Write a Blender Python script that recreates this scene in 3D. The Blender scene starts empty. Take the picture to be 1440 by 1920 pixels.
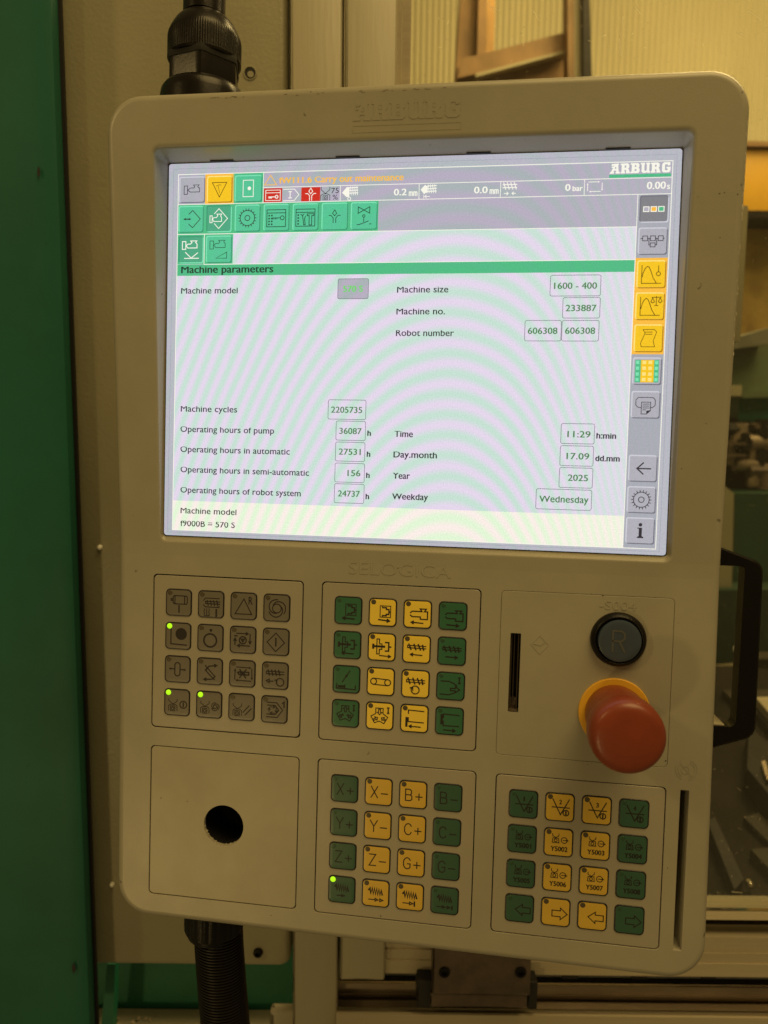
import bpy, bmesh, math, random
from mathutils import Vector, Matrix
random.seed(7)
PI = math.pi
scn = bpy.context.scene
COL = scn.collection

# ------------------------------------------------------------------ camera
F_PX, W_PX, H_PX = 1392.84, 1440.0, 1920.0
CAM_Z = 1.40
down = Vector((-0.0120, 0.9931, 0.117)).normalized()      # world down, seen in the camera (x right, y down, z ahead)
xw = Vector((1, 0, 0)); xw = (xw - down * xw.dot(down)).normalized()
zw = -down
yw = zw.cross(xw)
Rw2c = Matrix((xw, yw, zw)).transposed()                  # world -> camera(cv)
cv2bl = Matrix(((1, 0, 0), (0, -1, 0), (0, 0, -1)))
camrot = (cv2bl @ Rw2c).transposed()                      # camera(bl) -> world
cam_d = bpy.data.cameras.new('camera')
cam = bpy.data.objects.new('camera', cam_d); COL.objects.link(cam)
cam.matrix_world = Matrix.Translation((0, 0, CAM_Z)) @ camrot.to_4x4()
cam_d.sensor_fit = 'VERTICAL'; cam_d.sensor_height = 36.0
cam_d.lens = F_PX / H_PX * 36.0
cam_d.clip_start = 0.02; cam_d.clip_end = 60
cam_d.dof.use_dof = True; cam_d.dof.focus_distance = 0.445; cam_d.dof.aperture_fstop = 7.5
scn.camera = cam

# ------------------------------------------------------------------ light
WARM = (1.0, 0.705, 0.265)
world = bpy.data.worlds.new("World"); scn.world = world; world.use_nodes = True
wb = world.node_tree.nodes['Background']
wb.inputs[0].default_value = (*WARM, 1); wb.inputs[1].default_value = 0.135
scn.view_settings.view_transform = 'Standard'; scn.view_settings.look = 'None'
scn.view_settings.exposure = 0.0; scn.view_settings.gamma = 1.0


def lamp(name, loc, target, size, power, color=WARM, size_y=None):
    d = bpy.data.lights.new(name, 'AREA'); d.energy = power; d.color = color
    d.shape = 'RECTANGLE'; d.size = size; d.size_y = size_y or size
    o = bpy.data.objects.new(name, d); COL.objects.link(o); o.location = loc
    o.rotation_euler = (Vector(target) - Vector(loc)).to_track_quat('-Z', 'Y').to_euler()
    return o


lamp('hall_lamp_above', (0.60, -0.35, 3.3), (0.05, 0.55, 1.4), 1.3, 31.0)
lamp('hall_lamp_low_left', (-0.75, -0.75, 0.62), (0.1, 0.45, 1.3), 0.10, 2.2)
lamp('hall_lamp_high_left', (-1.35, -0.35, 2.25), (0.1, 0.45, 1.3), 0.14, 3.4)
lamp('lamp_inside_machine', (1.0, 1.3, 2.9), (0.8, 2.2, 1.6), 0.9, 40.0, (1.0, 0.73, 0.29))


# ------------------------------------------------------------------ materials
def nmat(name):
    m = bpy.data.materials.new(name); m.use_nodes = True
    nt = m.node_tree; b = nt.nodes['Principled BSDF']
    return m, nt, b


def surf(name, col, rough=0.5, metal=0.0, var=0.0, vscale=30, bump=0.0, bscale=400, bdetail=2, spec=0.5, coat=0.0,
         stretch=None, specks=0.0, col2=None):
    m, nt, b = nmat(name)
    b.inputs['Base Color'].default_value = (*col, 1)
    b.inputs['Roughness'].default_value = rough
    b.inputs['Metallic'].default_value = metal
    b.inputs['Specular IOR Level'].default_value = spec
    b.inputs['Coat Weight'].default_value = coat
    tc = nt.nodes.new('ShaderNodeTexCoord')
    vec = tc.outputs['Object']
    if stretch:
        mp = nt.nodes.new('ShaderNodeMapping'); mp.inputs['Scale'].default_value = stretch
        nt.links.new(vec, mp.inputs['Vector']); vec = mp.outputs[0]
    last = None
    if var:
        n = nt.nodes.new('ShaderNodeTexNoise'); n.inputs['Scale'].default_value = vscale
        n.inputs['Detail'].default_value = 6; n.inputs['Roughness'].default_value = 0.62
        nt.links.new(vec, n.inputs['Vector'])
        r = nt.nodes.new('ShaderNodeValToRGB')
        c2 = col2 or tuple(c * (1 - var) for c in col)
        r.color_ramp.elements[0].position = 0.32; r.color_ramp.elements[0].color = (*c2, 1)
        r.color_ramp.elements[1].position = 0.66; r.color_ramp.elements[1].color = (*[min(1, c * (1 + var * 0.5)) for c in col], 1)
        nt.links.new(n.outputs['Fac'], r.inputs[0]); last = r.outputs[0]
        rr_ = nt.nodes.new('ShaderNodeMapRange')
        rr_.inputs['To Min'].default_value = rough + 0.08; rr_.inputs['To Max'].default_value = max(0.03, rough - 0.08)
        nt.links.new(n.outputs['Fac'], rr_.inputs['Value']); nt.links.new(rr_.outputs[0], b.inputs['Roughness'])
    if specks:
        v = nt.nodes.new('ShaderNodeTexNoise'); v.inputs['Scale'].default_value = 150; v.inputs['Detail'].default_value = 3
        nt.links.new(tc.outputs['Object'], v.inputs['Vector'])
        r2 = nt.nodes.new('ShaderNodeValToRGB'); r2.color_ramp.elements[0].position = 0.255; r2.color_ramp.elements[1].position = 0.275
        r2.color_ramp.elements[0].color = (0, 0, 0, 1)
        nt.links.new(v.outputs['Fac'], r2.inputs[0])
        mx = nt.nodes.new('ShaderNodeMix'); mx.data_type = 'RGBA'
        mx.inputs['A'].default_value = (*[c * (1 - specks) for c in col], 1)
        if last: nt.links.new(last, mx.inputs['B'])
        else: mx.inputs['B'].default_value = (*col, 1)
        nt.links.new(r2.outputs[0], mx.inputs['Factor']); last = mx.outputs['Result']
    if last: nt.links.new(last, b.inputs['Base Color'])
    if bump:
        n2 = nt.nodes.new('ShaderNodeTexNoise'); n2.inputs['Scale'].default_value = bscale; n2.inputs['Detail'].default_value = bdetail
        nt.links.new(vec, n2.inputs['Vector'])
        bp = nt.nodes.new('ShaderNodeBump'); bp.inputs['Strength'].default_value = bump; bp.inputs['Distance'].default_value = 0.0006
        nt.links.new(n2.outputs['Fac'], bp.inputs['Height']); nt.links.new(bp.outputs[0], b.inputs['Normal'])
    return m


def emit(name, col, s=1.0, moire=0.0, bevel=0.0):
    """a lit colour of the display; pink and green moire as a camera sees it is painted into the colour"""
    m, nt, b = nmat(name)
    b.inputs['Base Color'].default_value = (0.02, 0.02, 0.02, 1); b.inputs['Roughness'].default_value = 0.35
    b.inputs['Emission Strength'].default_value = s
    b.inputs['Emission Color'].default_value = (*col, 1)
    N = nt.nodes.new; L = nt.links.new

    def math_(op, a, c=None):
        n = N('ShaderNodeMath'); n.operation = op
        for i, v in enumerate((a, c)):
            if v is None: continue
            if isinstance(v, (int, float)): n.inputs[i].default_value = v
            else: L(v, n.inputs[i])
        return n.outputs[0]
    tc = N('ShaderNodeTexCoord')
    sp = N('ShaderNodeSeparateXYZ'); L(tc.outputs['Object'], sp.inputs[0])
    col_out = None
    if moire:
        dx = math_('SUBTRACT', math_('MULTIPLY', sp.outputs[0], 1000), 156 - OX)
        dx2 = math_('MULTIPLY', dx, dx)
        A = math_('ADD', math_('MULTIPLY', dx, 0.0000022), 0.00094)
        stiff = math_('SUBTRACT', 1.0, math_('MULTIPLY', math_('DIVIDE', dx2, math_('ADD', dx2, 9000.0)), 0.62))
        yy = math_('SUBTRACT', math_('MULTIPLY', sp.outputs[2], 1000), 330)
        ph = math_('ADD', math_('MULTIPLY', dx2, A), math_('MULTIPLY', math_('MULTIPLY', yy, 1 / 11.4), stiff))
        wob = N('ShaderNodeTexNoise'); wob.inputs['Scale'].default_value = 9; L(tc.outputs['Object'], wob.inputs['Vector'])
        ph = math_('ADD', ph, math_('MULTIPLY', wob.outputs['Fac'], 0.9))
        sn = math_('ADD', math_('MULTIPLY', math_('SINE', math_('MULTIPLY', ph, 2 * PI)), 0.5), 0.5)
        fade = N('ShaderNodeMapRange'); L(sp.outputs[0], fade.inputs['Value'])      # weaker near the left and right ends
        fade.inputs['From Min'].default_value = (275 - OX) / 1000; fade.inputs['From Max'].default_value = (190 - OX) / 1000
        fade.inputs['To Min'].default_value = 0.35; fade.inputs['To Max'].default_value = 1.0
        mx = N('ShaderNodeMix'); mx.data_type = 'RGBA'; L(sn, mx.inputs['Factor'])
        pk = (col[0] * (1 + 0.050 * moire), col[1] * (1 - 0.070 * moire), col[2] * (1 + 0.075 * moire))
        gr = (col[0] * (1 - 0.26 * moire), col[1] * (1 + 0.05 * moire), col[2] * (1 - 0.17 * moire))
        mx.inputs['A'].default_value = (*pk, 1); mx.inputs['B'].default_value = (*gr, 1)
        m2 = N('ShaderNodeMix'); m2.data_type = 'RGBA'; L(fade.outputs[0], m2.inputs['Factor'])
        m2.inputs['A'].default_value = (*col, 1); L(mx.outputs['Result'], m2.inputs['B'])
        col_out = m2.outputs['Result']
    if moire or bevel:
        g = N('ShaderNodeTexNoise'); g.inputs['Scale'].default_value = 1400; g.inputs['Detail'].default_value = 1
        L(tc.outputs['Object'], g.inputs['Vector'])
        gm = N('ShaderNodeMapRange'); L(g.outputs['Fac'], gm.inputs['Value'])
        gm.inputs['From Min'].default_value = 0.3; gm.inputs['From Max'].default_value = 0.7
        gm.inputs['To Min'].default_value = s * 0.93; gm.inputs['To Max'].default_value = s * 1.07
        L(gm.outputs[0], b.inputs['Emission Strength'])
    if col_out: L(col_out, b.inputs['Emission Color'])
    return m


def lin(r, g, b):
    return tuple(((c / 255) / 12.92 if c / 255 <= 0.04045 else ((c / 255 + 0.055) / 1.055) ** 2.4) for c in (r, g, b))


# panel millimetres (x right, y down, z out towards the viewer) -> metres in the panel's own frame
OX, OY = 135.0, 191.0


def P(x, y, z=0.0):
    return Vector(((x - OX) / 1000, -z / 1000, -(y - OY) / 1000))


M = dict(
    housing=surf('light_grey_housing_paint', (0.362, 0.340, 0.275), 0.36, var=0.10, vscale=14, bump=0.11, bscale=1500, bdetail=1, specks=0.5),
    membrane=surf('key_membrane_film', (0.362, 0.334, 0.278), 0.34, var=0.05, vscale=20, bump=0.15, bscale=2200),
    blank=surf('blank_plate_paint', (0.385, 0.355, 0.275), 0.40, var=0.07, vscale=18, bump=0.11, bscale=1500, specks=0.5),
    gap=surf('black_seam_rubber', (0.006, 0.006, 0.006), 0.8),
    dark=surf('dark_cavity_plastic', (0.010, 0.009, 0.009), 0.6),
    kgrey=surf('grey_key_film', (0.165, 0.150, 0.130), 0.36, var=0.05, bump=0.1, bscale=2000),
    kyel=surf('yellow_key_film', (0.96, 0.70, 0.085), 0.34, var=0.04, bump=0.1, bscale=2000),
    kgrn=surf('green_key_film', (0.035, 0.150, 0.085), 0.34, var=0.06, bump=0.1, bscale=2000),
    kyel2=surf('darker_yellow_key_film', (0.68, 0.45, 0.065), 0.34, var=0.05, bump=0.1, bscale=2000),
    kgrn2=surf('darker_green_key_film', (0.036, 0.105, 0.070), 0.34, var=0.06, bump=0.1, bscale=2000),
    kblk=surf('black_key_outline', (0.010, 0.008, 0.010), 0.4),
    ink=surf('black_symbol_ink', (0.014, 0.009, 0.010), 0.5),
    led_off=surf('unlit_led_window', (0.085, 0.070, 0.042), 0.3),
    led_off_g=surf('unlit_led_window_green', (0.032, 0.085, 0.050), 0.3),
    red=surf('red_stop_button_plastic', (0.235, 0.042, 0.016), 0.36, var=0.12, vscale=60, bump=0.1, bscale=900),
    yring=surf('yellow_stop_ring_plastic', (0.80, 0.43, 0.03), 0.45, var=0.05),
    blackp=surf('black_plastic', (0.005, 0.004, 0.0035), 0.38, spec=0.22, var=0.3, vscale=60, bump=0.3, bscale=900),
    glandp=surf('black_nylon', (0.007, 0.005, 0.004), 0.30, spec=0.25, var=0.25, vscale=40, bump=0.1, bscale=500),
    hosep=surf('black_hose_plastic', (0.008, 0.006, 0.005), 0.42, spec=0.3, var=0.4, vscale=70),
    slate=surf('slate_blue_button_plastic', (0.050, 0.070, 0.105), 0.3, var=0.1, vscale=90),
    slatel=surf('pale_engraving', (0.085, 0.088, 0.088), 0.5),
    green=surf('green_machine_paint', (0.014, 0.120, 0.082), 0.50, spec=0.3, var=0.22, vscale=5, bump=0.10, bscale=260, bdetail=3, specks=0.2),
    green2=surf('green_inner_paint', (0.016, 0.165, 0.095), 0.45, var=0.25, vscale=9, bump=0.4, bscale=300),
    plate=surf('olive_grey_textured_paint', (0.330, 0.308, 0.210), 0.40, var=0.12, vscale=6, bump=0.5, bscale=310, bdetail=3),
    alu=surf('painted_aluminium_profile', (0.42, 0.385, 0.285), 0.36, var=0.12, vscale=8, bump=0.3, bscale=300, stretch=(1, 1, 0.08)),
    aluh=surf('painted_aluminium_rail', (0.46, 0.40, 0.29), 0.27, var=0.22, vscale=14, bump=0.3, bscale=300, stretch=(0.08, 1, 1)),
    steel=surf('dull_steel', (0.30, 0.24, 0.18), 0.42, metal=0.6, var=0.35, vscale=60, bump=0.3, bscale=500, stretch=(0.15, 1, 1)),
    bronze=surf('brown_oxidised_steel', (0.115, 0.085, 0.065), 0.5, metal=0.3, var=0.3, vscale=60, bump=0.4, bscale=500),
    chrome=surf('bright_bolt_steel', (0.75, 0.68, 0.55), 0.2, metal=0.9),
    white=surf('white_rivet_plastic', (1.0, 0.98, 0.9), 0.3),
    wall=surf('corrugated_sheet_paint', (0.44, 0.39, 0.245), 0.6, var=0.2, vscale=1.2, stretch=(1, 1, 0.35)),
    brown=surf('brown_frame_paint', (0.33, 0.19, 0.08), 0.55, var=0.35, vscale=9),
    orange=surf('orange_frame_paint', (0.50, 0.29, 0.09), 0.5, var=0.3, vscale=9),
    yellow=surf('yellow_beam_paint', (0.62, 0.34, 0.012), 0.45, var=0.12, vscale=5),
    mottle=surf('stained_yellow_sheet', (0.60, 0.43, 0.12), 0.6, var=0.55, vscale=9, col2=(0.30, 0.19, 0.05)),
    greyc=surf('grey_cover_metal', (0.17, 0.17, 0.13), 0.45, var=0.3, vscale=20),
    mgreen=surf('dusty_green_casting', (0.085, 0.15, 0.085), 0.55, var=0.4, vscale=12, col2=(0.10, 0.11, 0.06)),
    grime=surf('oily_dark_metal', (0.012, 0.009, 0.007), 0.5, spec=0.2, var=0.6, vscale=25, bump=0.8, bscale=60),
    floor=surf('oily_tray_metal', (0.013, 0.010, 0.006), 0.6, spec=0.08, var=0.5, vscale=10, bump=0.3, bscale=40),
    chip=surf('paint_flake', (0.55, 0.45, 0.30), 0.7, var=0.4, vscale=300),
    sealc=surf('door_seal', (0.035, 0.025, 0.018), 0.8, var=0.6, vscale=200, bump=1.0, bscale=200),
)

# ------------------------------------------------------------------ mesh helpers


def link(o, parent=None):
    COL.objects.link(o)
    if parent: o.parent = parent
    return o


def tag(o, label=None, cat=None, group=None, kind=None):
    if label: o['label'] = label
    if cat: o['category'] = cat
    if group: o['group'] = group
    if kind: o['kind'] = kind
    return o


def bm_obj(name, bm, mats, parent=None, smooth=False, angle=None):
    bmesh.ops.recalc_face_normals(bm, faces=bm.faces)
    me = bpy.data.meshes.new(name); bm.to_mesh(me); bm.free()
    for m in (mats if isinstance(mats, (list, tuple)) else [mats]): me.materials.append(m)
    if smooth or angle is not None:
        for p in me.polygons: p.use_smooth = True
        if angle is not None: me.set_sharp_from_angle(angle=math.radians(angle))
    return link(bpy.data.objects.new(name, me), parent)


def rounded(corners, r, n=6, extra=None):
    """closed ring of points round a convex polygon with rounded corners (r per corner or one)"""
    out = []
    k = len(corners)
    for i in range(k):
        p0 = Vector(corners[i - 1]); p1 = Vector(corners[i]); p2 = Vector(corners[(i + 1) % k])
        rr = r[i] if isinstance(r, (list, tuple)) else r
        a = (p0 - p1).normalized(); b = (p2 - p1).normalized()
        ang = math.acos(max(-1, min(1, a.dot(b))))
        t = rr / math.tan(ang / 2)
        c = p1 + (a + b).normalized() * (rr / math.sin(ang / 2))
        s = p1 + a * t; e = p1 + b * t
        va = s - c; ve = e - c
        a0 = math.atan2(va.y, va.x); a1 = math.atan2(ve.y, ve.x)
        d = (a1 - a0 + PI) % (2 * PI) - PI
        for j in range(n + 1):
            q = a0 + d * j / n
            out.append((c.x + rr * math.cos(q), c.y + rr * math.sin(q)))
    return out


def rect(x0, y0, x1, y1, r=0.0, n=5):
    if r <= 0: return [(x0, y0), (x1, y0), (x1, y1), (x0, y1)]
    return rounded([(x0, y0), (x1, y0), (x1, y1), (x0, y1)], r, n)


def circle(cx, cy, r, n=24, a0=0.0, a1=360.0):
    full = abs(a1 - a0) >= 360
    k = n if full else n + 1
    return [(cx + r * math.cos(math.radians(a0 + (a1 - a0) * i / n)), cy + r * math.sin(math.radians(a0 + (a1 - a0) * i / n))) for i in range(k)]


def loft(bm, loops, mat=0, cap_first=False, cap_last=False, mats=None):
    """loops: lists of 3-D points of equal count, closed"""
    rings = [[bm.verts.new(p) for p in lp] for lp in loops]
    for k in range(len(rings) - 1):
        a, b = rings[k], rings[k + 1]; n = len(a)
        for i in range(n):
            f = bm.faces.new((a[i], a[(i + 1) % n], b[(i + 1) % n], b[i])); f.material_index = mats[k] if mats else mat
    if cap_first: f = bm.faces.new(rings[0]); f.material_index = mats[0] if mats else mat
    if cap_last: f = bm.faces.new(rings[-1]); f.material_index = mats[-1] if mats else mat
    return rings


_texts = {}
CAP = 0.727


def text_mesh(s):
    if s in _texts: return _texts[s]
    cu = bpy.data.curves.new('t', 'FONT'); cu.body = s; cu.size = 1.0; cu.resolution_u = 3
    ob = bpy.data.objects.new('t', cu); COL.objects.link(ob)
    bpy.context.view_layer.update()
    dg = bpy.context.evaluated_depsgraph_get()
    me = ob.evaluated_get(dg).to_mesh()
    vs = [(v.co.x, v.co.y) for v in me.vertices]; fs = [tuple(p.vertices) for p in me.polygons]
    ob.evaluated_get(dg).to_mesh_clear()
    bpy.data.objects.remove(ob); bpy.data.curves.remove(cu)
    _texts[s] = (vs, fs)
    return _texts[s]


_m = text_mesh('H')[0]; CAP = max(v[1] for v in _m) - min(v[1] for v in _m)


class Flat:
    """flat print built up as thin sheets in panel millimetres"""

    def __init__(self, z=0.0):
        self.v = []; self.f = []; self.m = []; self.mats = []; self.z = z; self.k = 0

    def mi(self, mat):
        if mat not in self.mats: self.mats.append(mat)
        return self.mats.index(mat)

    def lift(self):
        self.k += 1
        return self.z + 0.012 * (self.k % 40)

    def poly(self, pts, mat, z=None):
        z = self.lift() if z is None else z
        b = len(self.v); self.v += [P(x, y, z) for x, y in pts]
        self.f.append(tuple(range(b, b + len(pts)))); self.m.append(self.mi(mat))

    def stroke(self, pts, w, mat, closed=False, z=None):
        z = self.lift() if z is None else z
        pts = [Vector(p) for p in pts]; n = len(pts)
        if n < 2: return
        L = []; R = []
        for i in range(n):
            if closed: a, c = pts[i - 1], pts[(i + 1) % n]
            else: a, c = pts[max(0, i - 1)], pts[min(n - 1, i + 1)]
            p = pts[i]
            d1 = (p - a); d2 = (c - p)
            if d1.length < 1e-9: d1 = d2
            if d2.length < 1e-9: d2 = d1
            d1.normalize(); d2.normalize()
            n1 = Vector((-d1.y, d1.x)); n2 = Vector((-d2.y, d2.x)); m = n1 + n2
            if m.length < 0.25: m = n1.copy()
            m.normalize(); s = min(2.2, 1 / max(0.35, m.dot(n1)))
            q = p.copy()
            if not closed and i == 0: q -= d2 * w * 0.35
            if not closed and i == n - 1: q += d1 * w * 0.35
            L.append(q + m * w / 2 * s); R.append(q - m * w / 2 * s)
        b = len(self.v)
        for l_, r_ in zip(L, R): self.v += [P(l_.x, l_.y, z), P(r_.x, r_.y, z)]
        for i in range(n if closed else n - 1):
            j = (i + 1) % n
            self.f.append((b + 2 * i, b + 2 * j, b + 2 * j + 1, b + 2 * i + 1)); self.m.append(self.mi(mat))

    def text(self, s, x, y, w, h, mat, bold=0.0, skew=0.0, tall=False):
        """x left edge, y vertical centre of the capitals, w total width, h capital height"""
        vs, fs = text_mesh(s)
        x0 = min(v[0] for v in vs); x1 = max(v[0] for v in vs)
        sx = w / (x1 - x0); sy = h / CAP
        if tall and any(c.islower() for c in s):      # the display font has tall small letters
            xh = 0.655 * CAP
            vs = [(a, b * 1.18 if b <= xh and b > 0 else (b if b <= 0 else xh * 1.18 + (b - xh) * (CAP - xh * 1.18) / (CAP - xh))) for a, b in vs]
        offs = [(0, 0)] if not bold else [(-bold, 0), (bold, 0), (0, bold * 0.5)]
        for dx, dy in offs:
            z = self.lift(); b = len(self.v)
            for vx, vy in vs:
                self.v.append(P(x + (vx - x0) * sx + dx + skew * vy * sy, y + h / 2 - vy * sy + dy, z))
            for f in fs: self.f.append(tuple(b + i for i in f)); self.m.append(self.mi(mat))

    def build(self, name, parent, label=None):
        me = bpy.data.meshes.new(name); me.from_pydata([tuple(v) for v in self.v], [], self.f)
        for m in self.mats: me.materials.append(m)
        me.polygons.foreach_set('material_index', self.m); me.update()
        o = link(bpy.data.objects.new(name, me), parent)
        if label: o['label'] = label
        return o


def icon(fl, cx, cy, u, spec, mat, w=0.5, mats=None):
    """spec: commands separated by ';'. L open line, P closed line, F filled, C circle/arc, D disc, A arrow, T text, W width, K switch material"""
    for cmd in spec.split(';'):
        t = cmd.split()
        if not t: continue
        op = t[0]; nums = []
        if op == 'T':
            x, y, tw, th = [float(q) for q in t[1].split(',')]
            fl.text(t[2].replace('_', ' '), cx + x * u, cy + y * u, tw * u, th * u, mat, bold=0.09); continue
        if op == 'W': w = float(t[1]); continue
        if op == 'K': mat = mats[t[1]]; continue
        if op in 'CD':
            a = [float(q) for q in t[1].split(',')]
            a0, a1 = (a[3], a[4]) if len(a) > 3 else (0, 360)
            pts = circle(cx + a[0] * u, cy + a[1] * u, a[2] * u, 20, a0, a1)
            if op == 'D': fl.poly(pts, mat)
            else: fl.stroke(pts, w, mat, closed=len(a) <= 3)
            continue
        pts = [tuple(float(c) for c in q.split(',')) for q in t[1:]]
        pts = [(cx + x * u, cy + y * u) for x, y in pts]
        if op == 'L': fl.stroke(pts, w, mat)
        elif op == 'P': fl.stroke(pts, w, mat, closed=True)
        elif op == 'F': fl.poly(pts, mat)
        elif op in 'AB':
            fl.stroke(pts, w, mat)
            e = Vector(pts[-1]); d = (e - Vector(pts[-2])).normalized(); nn = Vector((-d.y, d.x)); s = 13 * u
            h1 = e - d * s + nn * s * 0.75; h2 = e - d * s - nn * s * 0.75; tip = e + d * w * 0.4
            if op == 'A': fl.stroke([tuple(h1), tuple(tip), tuple(h2)], w, mat)
            else: fl.poly([tuple(h1), tuple(tip), tuple(h2)], mat)


# ------------------------------------------------------------------ control panel root
Rp = Matrix(((0.98994782, -0.02953064, 0.13831577), (0.03500447, 0.99869045, -0.03731045), (-0.13703284, 0.04177706, 0.98968514)))
tp = Vector((-121.931, 53.780, 441.683))
PC = dict(w=[(0, 0)])
# local (metres) -> panel cv mm -> camera cv -> world
Lm = Matrix(((1000, 0, 0), (0, 0, -1000), (0, 1000, 0)))
off = Vector((OX, OY, 0))
A3 = (Rp @ Lm) * 0.001
T3 = (Rp @ off + tp) * 0.001
loc_w = camrot @ (cv2bl @ T3) + cam.location
rot_w = camrot @ cv2bl @ A3
panel = bpy.data.objects.new('control_panel', None); COL.objects.link(panel)
panel.empty_display_size = 0.05
panel.matrix_world = Matrix.Translation(loc_w) @ rot_w.to_4x4()
tag(panel, 'light grey machine operating panel with lit touch display, coloured keys and red emergency stop', 'control panel')

# ------------------------------------------------------------------ housing


def zf(y):
    if y >= -28: return 0.0
    if y >= -36: return 0.35 * (-28 - y) / 8
    return 0.35 + 19.65 * min(1.0, (-36 - y) / 249.5)


def outline(ins):
    r = 21.0 - ins
    c = [(-41.0 + ins, -287.0 + ins), (303 - ins, -287.0 + ins), (307.3 - ins, 195 - ins), (-37.0 + ins, 193.6 - ins)]
    pts = rounded(c, max(r, 2), 10)
    # insert the fold heights on both long sides
    out = []
    n = len(pts)
    for i in range(n):
        a = pts[i]; b = pts[(i + 1) % n]
        out.append(a)
        ys = [y for y in (-36, -28) if min(a[1], b[1]) < y < max(a[1], b[1])]
        for y in sorted(ys, key=lambda q: abs(q - a[1])):
            t = (y - a[1]) / (b[1] - a[1]); out.append((a[0] + (b[0] - a[0]) * t, y))
    return out


PADS = {'A': (-16.5, -16.7, 76.0, 76.4), 'B': (86.3, -17.0, 178.2, 76.2), 'C': (86.5, 86.8, 179.0, 179.2),
        'D': (189.4, 87.0, 282.3, 179.0), 'E': (188.9, -17.0, 282.2, 76.6), 'F': (-16.3, 87.0, 76.1, 178.9)}
GAPW = {'A': 0.88, 'B': 0.76, 'C': 0.74, 'D': 0.74, 'E': 0.34, 'F': 0.74}
SLOT = (289.1, 87.8, 294.2, 178.0)
SCR_OPEN = [(-12.3, -257.6), (276.6, -257.6), (278.8, -36.6), (-12.0, -36.6)]
SCR = [(-11.4, -256.8), (275.7, -256.8), (276.6, -39.4), (-10.6, -39.4)]

bm = bmesh.new()
NF = 8
loops = []
for i in range(NF + 1):
    a = i / NF * PI / 2
    ins = 4.5 * (1 - math.sin(a)); dz = -4.5 * (1 - math.cos(a))
    loops.append([P(x, y, zf(y) + dz) for x, y in outline(ins)])
loops.append([P(x, y, -14) for x, y in outline(0.1)])
loops.append([P(x, y, -14) for x, y in outline(-0.7)])
loops.append([P(x, y, -16) for x, y in outline(-0.7)])
loops.append([P(x, y, -44) for x, y in outline(3)])
loops.append([P(x, y, -50) for x, y in outline(9)])
rings = loft(bm, loops, cap_last=True)
for f in bm.faces: f.smooth = True
front_loops = [rings[0]]


def hole(pts, depth=None, fillet=0.0, abs_inner=None, matidx=0):
    rg = [bm.verts.new(P(x, y, zf(y))) for x, y in pts]
    front_loops.append(rg)
    c = Vector((sum(p[0] for p in pts) / len(pts), sum(p[1] for p in pts) / len(pts)))
    prev = rg
    steps = []
    if fillet:
        for i in range(1, 5):
            a = i / 4 * PI / 2; steps.append((fillet * math.sin(a), -fillet * (1 - math.cos(a)), None))
    if abs_inner: steps.append((None, 0, abs_inner))
    else: steps.append((fillet, -(depth or 3), None))
    for s in steps:
        if s[2] is not None: nr = [bm.verts.new(P(*q)) for q in s[2]]
        else:
            nr = []
            for x, y in pts:
                d = (c - Vector((x, y)))
                sx = 0 if abs(d.x) < 1e-6 else (1 if d.x > 0 else -1); sy = 1 if d.y > 0 else -1
                wx = min(1.0, abs(d.x) / (max(abs(c.x - q[0]) for q in pts) * 0.98)); wy = min(1.0, abs(d.y) / (max(abs(c.y - q[1]) for q in pts) * 0.98))
                nr.append(bm.verts.new(P(x + sx * s[0] * wx, y + sy * s[0] * wy, zf(y) + s[1])))
        n = len(prev)
        for i in range(n):
            f = bm.faces.new((prev[i], prev[(i + 1) % n], nr[(i + 1) % n], nr[i])); f.smooth = True
        prev = nr


# screen opening: rounded lip, then walls down to the glass
def ring_mix(a, b, t): return [((x0 + (x1 - x0) * t), (y0 + (y1 - y0) * t)) for (x0, y0), (x1, y1) in zip(a, b)]


so = rounded(SCR_OPEN, 4.0, 4)
si = rounded(SCR, 1.0, 4)
big = rounded([(x + (-1.6 if x < 100 else 1.6), y + (-2.6 if y < -100 else 1.2)) for x, y in SCR_OPEN], 5.0, 4)
rg = [bm.verts.new(P(x, y, zf(y))) for x, y in big]; front_loops.append(rg)
prev = rg
seq = []
for i in range(1, 6):
    a = i / 5 * PI / 2
    seq.append([(q[0], q[1], (zf(b_[1]) * 1.0) - min(2.0, 0.3 + zf(b_[1]) * 0.5) * (1 - math.cos(a))) for q, b_ in zip(ring_mix(big, so, math.sin(a)), big)])
seq.append([(x, y, -0.6) for x, y in si])
seq.append([(x, y, -6.0) for x, y in si])
for s in seq:
    nr = [bm.verts.new(P(*q)) for q in s]; n = len(prev)
    for i in range(n):
        f = bm.faces.new((prev[i], prev[(i + 1) % n], nr[(i + 1) % n], nr[i])); f.smooth = True
    prev = nr
for k, (x0, y0, x1, y1) in PADS.items():
    hole(rect(x0, y0, x1, y1, 2.6, 5), depth=3.2 if k != 'E' else 2.0, fillet=0.18)
hole(rect(*SLOT, 0.4, 2), depth=22, fillet=0.3)
edges = []
for lp in front_loops:
    n = len(lp)
    for i in range(n):
        e = bm.edges.get((lp[i], lp[(i + 1) % n])) or bm.edges.new((lp[i], lp[(i + 1) % n])); edges.append(e)
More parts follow.
